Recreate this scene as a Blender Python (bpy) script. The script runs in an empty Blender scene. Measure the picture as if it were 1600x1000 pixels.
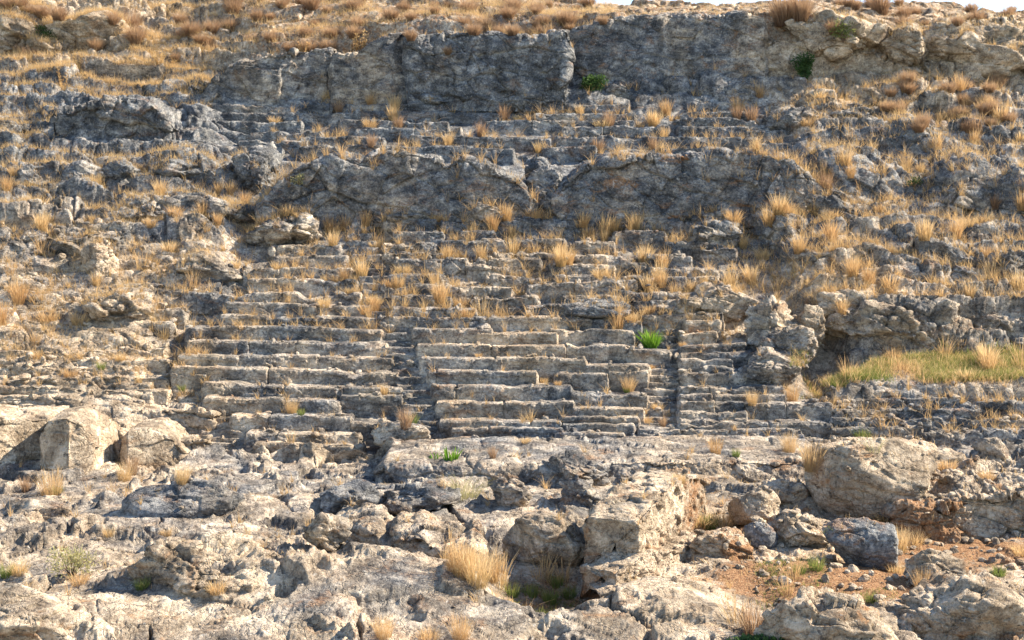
import bpy, math, random
import numpy as np
from mathutils import Vector, Matrix
from mathutils.bvhtree import BVHTree
f32 = np.float32
random.seed(7)
SC = bpy.context.scene
COL = SC.collection
F, CX, HY = 2198.0, 800.0, 350.0       # focal length in px of a 1600 px wide picture, and the horizon

# ------------------------------------------------------------------ noise
_r = np.random.RandomState(11)
PERM = _r.permutation(256).astype(np.int32)
PERM = np.concatenate([PERM, PERM, PERM])
_g = _r.normal(size=(256, 3)); GRAD = (_g / np.linalg.norm(_g, axis=1)[:, None]).astype(f32)
RND = _r.rand(256, 8).astype(f32)

def _h(i, j, k):
    return PERM[PERM[PERM[i & 255] + (j & 255)] + (k & 255)]

def perlin(P):
    P = np.asarray(P, f32)
    I = np.floor(P).astype(np.int32); f = P - I
    u = f * f * f * (f * (f * 6 - 15) + 10)
    out = np.zeros(len(P), f32)
    for dx in (0, 1):
        wx = u[:, 0] if dx else 1 - u[:, 0]
        for dy in (0, 1):
            wy = u[:, 1] if dy else 1 - u[:, 1]
            for dz in (0, 1):
                wz = u[:, 2] if dz else 1 - u[:, 2]
                g = GRAD[_h(I[:, 0] + dx, I[:, 1] + dy, I[:, 2] + dz)]
                out += wx * wy * wz * (g[:, 0] * (f[:, 0] - dx) + g[:, 1] * (f[:, 1] - dy) + g[:, 2] * (f[:, 2] - dz))
    return out * 1.6

def fbm(P, octs=4, gain=.5, lac=2.03):
    o = np.zeros(len(P), f32); a = 1.; Q = np.asarray(P, f32).copy(); n = 0
    for i in range(octs):
        o += a * perlin(Q); n += a; a *= gain; Q = Q * lac + 17.3
    return o / n

def ridged(P, octs=4, gain=.55):
    o = np.zeros(len(P), f32); a = 1.; Q = np.asarray(P, f32).copy(); n = 0
    for i in range(octs):
        o += a * (1 - 2 * np.abs(perlin(Q))); n += a; a *= gain; Q = Q * 2.07 + 9.1
    return o / n

def worley(P):
    """nearest cell: F1, F2, hash of the cell, vector from its centre"""
    P = np.asarray(P, f32)
    I = np.floor(P).astype(np.int32)
    n = len(P)
    f1 = np.full(n, 9, f32); f2 = np.full(n, 9, f32); hid = np.zeros(n, np.int32); vec = np.zeros((n, 3), f32)
    for dx in (-1, 0, 1):
        for dy in (-1, 0, 1):
            for dz in (-1, 0, 1):
                J = I + np.array([dx, dy, dz], np.int32)
                h = _h(J[:, 0], J[:, 1], J[:, 2])
                v = P - (J + .15 + .7 * RND[h, :3])
                d = np.sqrt((v * v).sum(1))
                m = d < f1
                f2 = np.where(m, f1, np.minimum(f2, d))
                f1 = np.where(m, d, f1); hid = np.where(m, h, hid); vec[m] = v[m]
    return f1, f2, hid, vec

TILT = np.array(Matrix.Rotation(math.radians(14), 3, 'Y') @ Matrix.Rotation(math.radians(-10), 3, 'X'), f32)

def blocks(P, size, aniso=(1.5, 1., .62), tilt=.55, crack=.5, cw=.10):
    """broken rock: every cell is a plane of its own offset and tilt, cells part along cracks. About -1..1"""
    Q = (P @ TILT) / (np.array(aniso, f32) * size)
    f1, f2, h, v = worley(Q)
    d = (RND[h, 3] - .5) * 1.3 + (v * (RND[h, 4:7] - .5) * 2).sum(1) * tilt
    c = np.clip(1 - (f2 - f1) / cw, 0, 1)
    return d - crack * c * c

def sstep(a, b, x):
    t = np.clip((x - a) / (b - a), 0, 1)
    return t * t * (3 - 2 * t)

def warp(P, s, a):
    P = np.asarray(P, f32)
    return P + a * np.stack([perlin(P / s + 3.1), perlin(P / s + 41.7), perlin(P / s + 83.3)], 1)

# ------------------------------------------------------------------ the hill as a height function
Y_FOOT, Z_FOOT, SLOPE = 33.0, -5.55, 0.6
TOPX = [-900, 0, 300, 350, 420, 520, 620, 720, 880, 1000, 1100, 1190, 1250, 1330, 1400, 1500, 1600, 2500]
TOPY = [150, 140, 132, 108, 88, 76, 50, 42, 48, 36, 28, 28, 46, 42, 60, 46, 46, 60]
RIDX = [-900, 0, 300, 600, 800, 880, 960, 1170, 1250, 1330, 1430, 1500, 1600, 2500]
RIDY = [-70, -45, -28, -12, -4, 2, 10, 10, 5, 6, 11, 15, 22, 44]

def slope_z(Y):
    return Z_FOOT + SLOPE * (Y - Y_FOOT)

MOUNDS = []      # (x, y, rx, ry, h, power) bumps of the bedrock, in metres

def terrain_base(X, Y, mounds=True):
    X = np.asarray(X, np.float64); Y = np.asarray(Y, np.float64)
    az = CX + F * X / np.maximum(Y, 5)
    fl = Z_FOOT - 0.027 * (Y_FOOT - Y)
    Z = np.where(Y < Y_FOOT, fl, slope_z(Y))
    cen = sstep(290, 420, az)
    yc = 50.5 + .004 * np.maximum(az - 1390, 0)
    zt = (HY - np.interp(az, TOPX, TOPY)) / F * (yc + .6)
    yr = 56.5
    zr = (HY - np.interp(az, RIDX, RIDY)) / F * yr
    plateau = zt + (zr - zt) * np.clip((Y - yc) / (yr - yc), 0, 1) - np.maximum(Y - yr, 0) * .25
    up = np.where(Y < yc, slope_z(Y), slope_z(yc) + (plateau - slope_z(yc)) * sstep(yc, yc + .9, Y))
    left = np.where(Y < 61, slope_z(Y), slope_z(61) - (Y - 61) * .2)
    Z = np.where(Y > 45, left * (1 - cen) + up * cen, Z)
    # a meadow shelf on the right, cut into the slope
    s = sstep(1232, 1275, az) * (Y > 35.4) * (1 - sstep(37.7, 38.5, Y))
    Z = Z * (1 - s) + s * (slope_z(35.4) + .25 * (Y - 35.4))
    if mounds:
        for (mx, my, rx, ry, h, p) in MOUNDS:
            q = ((X - mx) / rx) ** 2 + ((Y - my) / ry) ** 2
            Z = Z + h * np.exp(-q ** p)
    return Z

_YS = np.arange(13, 64, .04)
def at(px, py, mounds=False):
    """where the line of sight through a picture point meets the hill"""
    X = (px - CX) / F * _YS
    Zr = (HY - py) / F * _YS
    below = Zr <= terrain_base(X, _YS, mounds)
    i = int(np.argmax(below)) if below.any() else len(_YS) - 1
    return Vector((X[i], _YS[i], Zr[i]))

def mound(px, py, rx, ry, h, p=1.):
    c = at(px, py); MOUNDS.append((c.x, c.y, rx, ry, h, p))

# ------------------------------------------------------------------ what colour the stone has where (tone 0 grey .. 1 cream, soil, moss)
REG = {'tone': [], 'soil': [], 'ochre': [], 'dark': []}
def region(kind, px, py, rx, ry, v, p=1.):
    c = at(px, py); REG[kind].append((c.x, c.y, rx, ry, v, p))

def field(kind, P):
    o = np.zeros(len(P), f32)
    for (x, y, rx, ry, v, p) in REG[kind]:
        q = ((P[:, 0] - x) / rx) ** 2 + ((P[:, 1] - y) / ry) ** 2
        o += v * np.exp(-q ** p)
    return o

def colours(P):
    z = P[:, 2]; y = P[:, 1]
    tone = np.interp(y, [18, 27, 33.5, 35, 38.5, 41, 43, 47, 50, 50.9, 52, 60], [.64, .57, .44, .42, .44, .38, .24, .12, .10, .34, .68, .68]).astype(f32)
    n = fbm(P * .42 + 5, 4)
    tone = tone + field('tone', P) + .36 * n + .22 * fbm(P * np.array([1.5, 1.2, 1.9], f32) + 21, 3)
    soil = field('soil', P) + .25 * fbm(P * .8 + 50, 3) - .1
    ochre = .36 + .22 * (1 - sstep(19, 28, y)) + field('ochre', P) + .5 * fbm(P * .6 + 90, 3)
    dark = field('dark', P)
    return np.clip(tone - dark, 0, 1), np.clip(soil, 0, 1), np.clip(ochre, 0, 1)

# ------------------------------------------------------------------ mesh helpers
def new_mesh(name, V, Fq, mat, attrs=None, parent=None, smooth=True, origin=None):
    """V (n,3), Fq (m,k) with k 3 or 4"""
    V = np.asarray(V, f32)
    me = bpy.data.meshes.new(name)
    me.vertices.add(len(V))
    k = Fq.shape[1]
    me.loops.add(Fq.size); me.polygons.add(len(Fq))
    o = bpy.data.objects.new(name, me)
    if origin is not None:
        V = V - np.array(origin, f32); o.location = origin
    me.vertices.foreach_set('co', V.ravel())
    me.loops.foreach_set('vertex_index', Fq.astype(np.int32).ravel())
    me.polygons.foreach_set('loop_start', np.arange(0, Fq.size, k, dtype=np.int32))
    me.polygons.foreach_set('loop_total', np.full(len(Fq), k, np.int32))
    me.polygons.foreach_set('use_smooth', np.full(len(Fq), smooth))
    for an, av in (attrs or {}).items():
        a = me.attributes.new(an, 'FLOAT', 'POINT'); a.data.foreach_set('value', np.asarray(av, f32))
    me.materials.append(mat)
    me.update(calc_edges=True)
    COL.objects.link(o)
    if parent: o.parent = parent
    return o

def rock_attrs(P, dt=0., ds=0., do=0.):
    t, s, oc = colours(P)
    return {'tone': np.clip(t + dt, 0, 1), 'soil': np.clip(s + ds, 0, 1), 'ochre': np.clip(oc + do, 0, 1)}

def grid_faces(nv, nu, closed=False):
    i = np.arange(nv * nu).reshape(nv, nu)
    if closed: i = np.concatenate([i, i[:, :1]], 1)
    return np.stack([i[:-1, :-1], i[:-1, 1:], i[1:, 1:], i[1:, :-1]], -1).reshape(-1, 4)

def grid_normals(G):
    du = np.gradient(G, axis=1); dv = np.gradient(G, axis=0)
    n = np.cross(du, dv); l = np.linalg.norm(n, axis=2, keepdims=True)
    return n / np.maximum(l, 1e-9)

def tag(o, label, cat, group=None, kind=None):
    if label: o['label'] = label
    if cat: o['category'] = cat
    if group: o['group'] = group
    if kind: o['kind'] = kind
    return o

def empty(name, loc):
    o = bpy.data.objects.new(name, None); COL.objects.link(o); o.location = loc
    o.empty_display_size = .2
    bpy.context.view_layer.update()
    return o

def set_parent(child, par):
    child.parent = par
    child.matrix_parent_inverse = Matrix.Translation(-Vector(par.location))

# ------------------------------------------------------------------ materials
def nt(name):
    m = bpy.data.materials.new(name); m.use_nodes = True
    t = m.node_tree; t.nodes.clear()
    return m, t

class N:
    """small wrapper to wire shader nodes"""
    def __init__(s, t): s.t = t
    def new(s, kind, **kw):
        n = s.t.nodes.new(kind)
        for k, v in kw.items(): setattr(n, k, v)
        return n
    def link(s, a, b): s.t.links.new(a, b)
    def put(s, sock, v):
        if hasattr(v, 'links') or isinstance(v, bpy.types.NodeSocket): s.link(v, sock)
        else: sock.default_value = v
    def noise(s, vec, scale, detail=6, rough=.6, lac=2., dist=0.):
        n = s.new('ShaderNodeTexNoise'); s.link(vec, n.inputs['Vector'])
        n.inputs['Scale'].default_value = scale; n.inputs['Detail'].default_value = detail
        n.inputs['Roughness'].default_value = rough; n.inputs['Lacunarity'].default_value = lac; n.inputs['Distortion'].default_value = dist
        return n.outputs['Fac']
    def math(s, op, a, b=0., c=0., clamp=False):
        n = s.new('ShaderNodeMath', operation=op, use_clamp=clamp)
        s.put(n.inputs[0], a); s.put(n.inputs[1], b); s.put(n.inputs[2], c)
        return n.outputs[0]
    def rng(s, v, a, b, c=0., d=1.):
        n = s.new('ShaderNodeMapRange', interpolation_type='SMOOTHSTEP'); s.put(n.inputs['Value'], v)
        n.inputs['From Min'].default_value = a; n.inputs['From Max'].default_value = b
        n.inputs['To Min'].default_value = c; n.inputs['To Max'].default_value = d
        return n.outputs['Result']
    def mix(s, f, a, b, blend='MIX'):
        n = s.new('ShaderNodeMix', data_type='RGBA', blend_type=blend)
        s.put(n.inputs[0], f); s.put(n.inputs[6], a); s.put(n.inputs[7], b)
        return n.outputs[2]
    def ramp(s, f, stops):
        n = s.new('ShaderNodeValToRGB'); s.link(f, n.inputs[0]); e = n.color_ramp.elements
        while len(e) < len(stops): e.new(.5)
        for el, (p, c) in zip(e, stops): el.position = p; el.color = (*c, 1)
        return n.outputs[0]
    def attr(s, name):
        n = s.new('ShaderNodeAttribute', attribute_name=name); return n.outputs['Fac']

def make_rock(name='weathered_limestone'):
    m, t = nt(name); g = N(t)
    out = g.new('ShaderNodeOutputMaterial'); b = g.new('ShaderNodeBsdfPrincipled')
    g.link(b.outputs[0], out.inputs[0])
    pos = g.new('ShaderNodeNewGeometry').outputs['Position']
    # the beds lie nearly flat: a squeezed copy of the position
    mp = g.new('ShaderNodeMapping'); g.link(pos, mp.inputs['Vector'])
    mp.inputs['Rotation'].default_value = (.2, .42, 0); mp.inputs['Scale'].default_value = (.7, .8, 1.4)
    bed = mp.outputs[0]
    big = g.noise(pos, .7, 5, .6)
    mid = g.noise(bed, 2.6, 8, .68, dist=.4)
    fine = g.noise(pos, 17, 7, .72)
    grit = g.noise(pos, 42, 4, .7)
    tex = g.math('ADD', g.math('MULTIPLY', mid, .48), g.math('ADD', g.math('MULTIPLY', fine, .36), g.math('MULTIPLY', grit, .16)))
    tex = g.math('ADD', g.math('MULTIPLY', g.math('SUBTRACT', tex, .5), 1.35), .5)
    grey = g.ramp(tex, [(.30, (.022, .024, .028)), (.42, (.074, .078, .085)), (.51, (.172, .174, .175)), (.60, (.34, .332, .31)), (.72, (.54, .505, .45))])
    cream = g.ramp(tex, [(.30, (.085, .062, .042)), (.42, (.25, .19, .13)), (.51, (.44, .35, .25)), (.60, (.60, .50, .375)), (.72, (.74, .65, .52))])
    tone = g.attr('tone')
    tn = g.math('ADD', tone, g.math('MULTIPLY', g.math('SUBTRACT', g.math('ADD', big, g.math('MULTIPLY', mid, .6)), .8), 1.25))
    col = g.mix(g.rng(tn, .12, .88), grey, cream)
    # weather staining in broad patches and runs
    mp2 = g.new('ShaderNodeMapping'); g.link(pos, mp2.inputs['Vector']); mp2.inputs['Scale'].default_value = (1.1, 1., .6); mp2.inputs['Rotation'].default_value = (0, -.5, 0)
    ws = g.noise(mp2.outputs[0], 1.15, 7, .62, dist=.6)
    wv_ = g.rng(ws, .36, .64, .62, 1.32)
    cb = g.new('ShaderNodeCombineColor'); [g.link(wv_, cb.inputs[q]) for q in range(3)]
    col = g.mix(1., col, cb.outputs[0], 'MULTIPLY')
    # rusty stains
    st = g.noise(bed, 1.9, 6, .7, dist=.8)
    sm = g.math('MULTIPLY', g.rng(st, .53, .68), g.attr('ochre'), clamp=True)
    col = g.mix(g.math('MULTIPLY', sm, .8), col, g.ramp(fine, [(.3, (.17, .075, .03)), (.55, (.38, .20, .09)), (.75, (.55, .36, .2))]))
    # black and pale lichen specks
    l1 = g.noise(pos, 7.5, 8, .75)
    col = g.mix(g.rng(l1, .565, .64, 0, .8), col, (.036, .037, .040, 1))
    l2 = g.noise(pos, 5.3, 8, .78, dist=.3)
    col = g.mix(g.rng(l2, .585, .66, 0, .65), col, (.56, .54, .49, 1))
    # earth lodged in the hollows of the ground
    so = g.rng(g.math('ADD', g.attr('soil'), g.math('MULTIPLY', g.math('SUBTRACT', l2, .5), 1.6)), .32, .62)
    earth = g.ramp(g.noise(pos, 23, 7, .7), [(.3, (.13, .062, .028)), (.5, (.29, .155, .075)), (.7, (.50, .33, .19))])
    col = g.mix(so, col, earth)
    g.link(col, b.inputs['Base Color'])
    b.inputs['Roughness'].default_value = .92
    b.inputs['Specular IOR Level'].default_value = .25
    # relief finer than the mesh
    v = g.new('ShaderNodeTexVoronoi', feature='DISTANCE_TO_EDGE')
    wv = g.new('ShaderNodeVectorMath', operation='ADD')
    nz = g.new('ShaderNodeTexNoise'); g.link(pos, nz.inputs['Vector']); nz.inputs['Scale'].default_value = 2.2; nz.inputs['Detail'].default_value = 5
    sc = g.new('ShaderNodeVectorMath', operation='SCALE'); g.link(nz.outputs['Color'], sc.inputs[0]); sc.inputs['Scale'].default_value = .9
    g.link(bed, wv.inputs[0]); g.link(sc.outputs[0], wv.inputs[1]); g.link(wv.outputs[0], v.inputs['Vector']); v.inputs['Scale'].default_value = 1.7
    crack = g.rng(v.outputs['Distance'], 0, .035)
    pits = g.new('ShaderNodeTexVoronoi', feature='F1'); g.link(pos, pits.inputs['Vector']); pits.inputs['Scale'].default_value = 19
    pit = g.rng(pits.outputs['Distance'], .1, .42)
    hgt = g.math('ADD', g.math('MULTIPLY', fine, .085), g.math('ADD', g.math('MULTIPLY', crack, .04), g.math('MULTIPLY', pit, .012)))
    hgt = g.math('ADD', hgt, g.math('MULTIPLY', g.noise(pos, 60, 4, .7), .012))
    bp = g.new('ShaderNodeBump'); bp.inputs['Strength'].default_value = .9; bp.inputs['Distance'].default_value = 1.
    g.link(hgt, bp.inputs['Height']); g.link(bp.outputs[0], b.inputs['Normal'])
    return m

def make_grass(name, base, mid, tip, var, trans=.5):
    """straw: the attribute h runs from root to tip, the attribute r differs from blade to blade"""
    m, t = nt(name); g = N(t)
    out = g.new('ShaderNodeOutputMaterial'); b = g.new('ShaderNodeBsdfPrincipled'); tr = g.new('ShaderNodeBsdfTranslucent')
    mx = g.new('ShaderNodeMixShader'); mx.inputs[0].default_value = trans
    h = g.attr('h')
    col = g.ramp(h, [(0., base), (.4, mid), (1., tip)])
    oi = g.new('ShaderNodeObjectInfo').outputs['Random']
    k = g.math('ADD', g.math('MULTIPLY', g.attr('r'), .55), g.math('MULTIPLY', oi, .55))
    col = g.mix(g.math('MULTIPLY', k, .8, clamp=True), col, (*var, 1))
    g.link(col, b.inputs['Base Color']); g.link(col, tr.inputs['Color'])
    b.inputs['Roughness'].default_value = .7; b.inputs['Specular IOR Level'].default_value = .2
    g.link(b.outputs[0], mx.inputs[1]); g.link(tr.outputs[0], mx.inputs[2]); g.link(mx.outputs[0], out.inputs[0])
    return m

ROCK = make_rock()
STRAW = make_grass('dry_straw', (.30, .225, .10), (.66, .485, .235), (.84, .66, .39), (.50, .29, .13))
BROWN = make_grass('brown_scrub', (.17, .11, .07), (.40, .265, .155), (.60, .43, .27), (.31, .185, .105))
GREEN = make_grass('green_grass', (.09, .12, .03), (.20, .24, .06), (.46, .40, .15), (.13, .19, .04))
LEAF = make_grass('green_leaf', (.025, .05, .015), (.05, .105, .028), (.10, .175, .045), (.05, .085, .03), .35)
BRIGHT = make_grass('oleander_leaf', (.08, .15, .02), (.16, .30, .03), (.28, .42, .05), (.10, .22, .02), .4)
PALE = make_grass('pale_broom', (.30, .24, .11), (.50, .43, .21), (.60, .52, .28), (.34, .33, .15))
STEM = make_grass('woody_stem', (.12, .08, .05), (.2, .13, .08), (.25, .17, .1), (.16, .1, .06), .0)

#@@FEATURES
# ------------------------------------------------------------------ regions of colour
region('tone', 60, 640, 3.6, 2.6, .55); region('tone', 120, 580, 2.5, 1.5, .4); region('tone', 60, 540, 2.2, 1.2, .4)
region('tone', 230, 680, 1.6, 1.2, .2); region('tone', 450, 700, 2.4, .7, .3)
region('tone', 1310, 60, 2.4, 3, .6); region('tone', 1520, 70, 4, 4, .6); region('tone', 150, 60, 3., 3.5, .4)
region('tone', 420, 120, 2.2, 2, .3); region('tone', 580, 110, 1.6, 2, .33); region('tone', 1140, 60, 2., 2., .15); region('tone', 1250, 120, 2, 2, .25)
region('tone', 1300, 500, 2.6, 2.2, .2); region('tone', 820, 522, 1.4, .5, .3); region('tone', 1080, 510, 1.2, .8, .2)
region('tone', 1250, 450, 2, 1., .22); region('tone', 330, 380, 3.5, 1.2, .12); region('tone', 100, 420, 3.5, 1.6, .25)
region('tone', 1350, 950, 4, 4, .12); region('tone', 1450, 760, 3, 2, .2)
region('tone', 900, 735, 6, 1.2, -.05); region('tone', 330, 770, 2.4, 1.4, -.12); region('tone', 650, 770, 2.5, 1.6, -.14)
region('tone', 1450, 640, 3., 1.2, -.08)
region('soil', 1310, 915, 2.3, 1.2, .95, 2); region('soil', 1520, 860, 2.2, 1.6, .6); region('soil', 1240, 780, 1.2, .8, .35)
region('soil', 1110, 835, 1.0, .9, .35); region('soil', 1420, 845, 1.3, .9, .5); region('soil', 960, 800, .6, 1.2, .4); region('soil', 640, 860, 1.2, .5, .3); region('soil', 850, 905, 1.0, 1.0, .6)
region('soil', 1420, 575, 4.5, .9, .6); region('soil', 1330, 200, 2.5, 3.5, .12)
region('ochre', 1300, 830, 4.5, 5, .75); region('tone', 1300, 860, 4.5, 4, .2); region('soil', 1240, 850, 3.4, 2.8, .34); region('ochre', 1050, 940, 2.5, 2, .3); region('soil', 1480, 800, 3., 1.2, .25); region('ochre', 950, 820, 2.5, 3, .3); region('ochre', 700, 860, 2.2, 1.6, .35); region('ochre', 80, 970, 2.5, 1.5, .3)
region('ochre', 1090, 505, 1.2, .8, .5); region('ochre', 1330, 440, 2.5, 1.4, .3)
region('ochre', 800, 640, 7, 2, .12)

# ------------------------------------------------------------------ foreground bedrock: humps, a pit, an earthy hollow
mound(320, 930, 2.2, 1.0, .42); mound(60, 985, 1.3, .8, .45); mound(500, 935, 3.5, 1.2, .28); mound(290, 815, 1.8, .9, .3)
mound(150, 840, 2.5, .7, .15); mound(580, 960, 2.0, 1.4, .36); mound(700, 930, 1.6, 1.0, .16); mound(1020, 965, 1.9, 1.3, .38)
mound(860, 928, 1.15, 1.2, -.65, 2); mound(640, 862, 1.3, .35, -.3)
mound(1290, 905, 1.8, 1.1, .22); mound(1190, 950, .9, 1.0, -.25); mound(1530, 900, 2.5, 1.5, -.12)
mound(1308, 552, .7, 1.1, -.9, 2); mound(1230, 800, 1.5, 1.2, .25); mound(960, 812, .55, 1.1, -.28); mound(960, 748, 2.5, 1.3, .1); mound(760, 790, 2.4, 1.6, .18); mound(1400, 790, 3, 1.5, .3)
mound(420, 800, 1.6, 1.0, .25); mound(600, 790, 1.4, 1.2, .2); mound(60, 860, 1.6, 1.2, .2)

# ------------------------------------------------------------------ the hillside itself
def ground_sheet():
    pys = np.concatenate([np.arange(1110, 720, -1.15)])
    zf = []
    Yf = np.array([20.0])
    # rows: coarse strip under the camera, fine floor, fine slope, fine top, coarse far side
    def yfloor(py):
        k = (HY - py) / F           # z = k Y = Z_FOOT - .027 (33 - Y)
        return (Z_FOOT - .027 * 33) / (k - .027)
    Yfl = yfloor(pys); Yfl = Yfl[Yfl < 32.9]
    psl = np.arange(719, 148, -1.2); Ysl = (SLOPE * Y_FOOT - Z_FOOT) / (SLOPE - (HY - psl) / F)
    Y = np.concatenate([np.arange(6, Yfl[0] - .1, .35), Yfl, Ysl[Ysl > Yfl[-1] + .02], np.arange(Ysl[-1] + .03, 58.5, .037), np.arange(58.8, 80, .6)])
    px = np.concatenate([np.arange(-700, -140, 8), np.arange(-140, 1740, 1.5), np.arange(1740, 2300, 8)])
    XX = (px[None, :] - CX) / F * Y[:, None]; YY = np.repeat(Y[:, None], len(px), 1)
    Z = terrain_base(XX, YY)
    az = np.repeat(px[None, :], len(Y), 0)
    # beds under the benches lie lower, the benches are things of their own
    seat = sstep(190, 330, az) * (1 - sstep(1290, 1330, az)) * sstep(33.1, 33.5, YY) * (1 - sstep(38.6, 39.4, YY))
    far_r = sstep(1300, 1340, az) * sstep(33.1, 33.5, YY) * (1 - sstep(35.2, 35.6, YY))
    up = sstep(300, 400, az) * (1 - sstep(1200, 1290, az)) * sstep(38.8, 39.2, YY) * (1 - sstep(49.3, 50.2, YY))
    floor = 1 - sstep(32.2, 33.6, YY)
    slope = (1 - floor)
    top = sstep(50.3, 51.2, YY) * sstep(330, 420, az)
    P = np.stack([XX, YY, Z], -1).reshape(-1, 3).astype(f32)
    seat, far_r, up, floor, slope, top = [a.ravel().astype(f32) for a in (seat, far_r, up, floor, slope, top)]
    W = warp(P, 1.3, .22)
    b1 = blocks(W, 2.1, crack=.6, cw=.07); b2 = blocks(warp(P + 7, .6, .1), .55, crack=.7); b3 = blocks(P + 31, .2, (1.5, 1, .7))
    rg = ridged(P * np.array([.75, .9, 1.4], f32), 5)
    fb = fbm(P * 2.2, 5, .55)
    pit = np.maximum(fbm(P * 2.6 + 20, 4) - .15, 0)
    # beds: the slope breaks into irregular ledges
    z = P[:, 2]
    ph = z / .52 + .9 * fbm(P * np.array([.35, .35, .2], f32), 3) + .25 * fbm(P * 1.5, 3)
    fr = ph - np.floor(ph)
    terr = (sstep(.0, .38, fr) - fr) * .52
    azf = az.ravel().astype(f32)
    leftz = (1 - sstep(300, 360, azf)) * sstep(33.3, 34, P[:, 1]) * (1 - sstep(40.5, 42, P[:, 1]))
    rough = np.clip(slope * (1 - .88 * seat - .86 * up - .85 * far_r - .45 * top - .6 * leftz), 0, 1)
    d = rough * (.42 * b1 + .15 * b2 + .045 * b3 + .17 * rg + .07 * fb)
    soilm = np.clip(field('soil', P), 0, 1)
    smooth = np.clip(sum(v * np.exp(-(((P[:, 0] - c.x) / rx) ** 2 + ((P[:, 1] - c.y) / ry) ** 2) ** 2) for c, rx, ry, v in ((at(1090, 955), 1.5, 1.5, .7), (at(700, 950), 1.8, 1.2, .5), (at(560, 900), 1.6, .8, .5), (at(330, 780), 1.6, .8, .5))), 0, .75)
    fl = floor * (1 - .8 * np.clip(soilm * 1.2, 0, 1)) * (1 - smooth)
    low = .17 * b1 + .16 * rg + .03 * fb
    tq = low / .2 + .7 * fbm(P * .5 + 70, 3); fq = tq - np.floor(tq)
    slab = (sstep(.66, .98, fq) - fq) * .2
    d += fl * (low + .95 * slab + .026 * b2 + .010 * b3 + .05 * fb - .07 * pit)
    d += floor * .03 * fb + .02 * fbm(P * 9, 3) * (1 - .5 * soilm)
    az_ = az.ravel(); shelf = sstep(1232, 1275, az_) * sstep(35.3, 35.6, P[:, 1]) * (1 - sstep(37.5, 37.9, P[:, 1]))
    d *= (1 - .8 * shelf)
    z2 = rough * terr * 1.0 * (1 - shelf) - .72 * seat - .52 * up - .5 * far_r - .22 * leftz * (1 - seat)
    dirn = np.array([0, -.5, .86], f32)
    Pn = P + d[:, None] * np.where(floor[:, None] > .5, np.array([0, -.15, .98], f32), dirn)
    Pn[:, 2] += z2
    m = (seat > .3)
    Pn[:, 2] = np.where(m, np.maximum(Pn[:, 2], -5.9), Pn[:, 2])
    at_ = rock_attrs(P)
    at_['soil'] = np.clip(at_['soil'] + .35 * top + .12 * rough, 0, 1)
    return new_mesh('hillside', Pn, grid_faces(len(Y), len(px)), ROCK, at_)

HILL = ground_sheet(); HILL['kind'] = 'structure'
HILL['label'] = 'rocky limestone hillside with the floor of bare bedrock before the seats'

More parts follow.
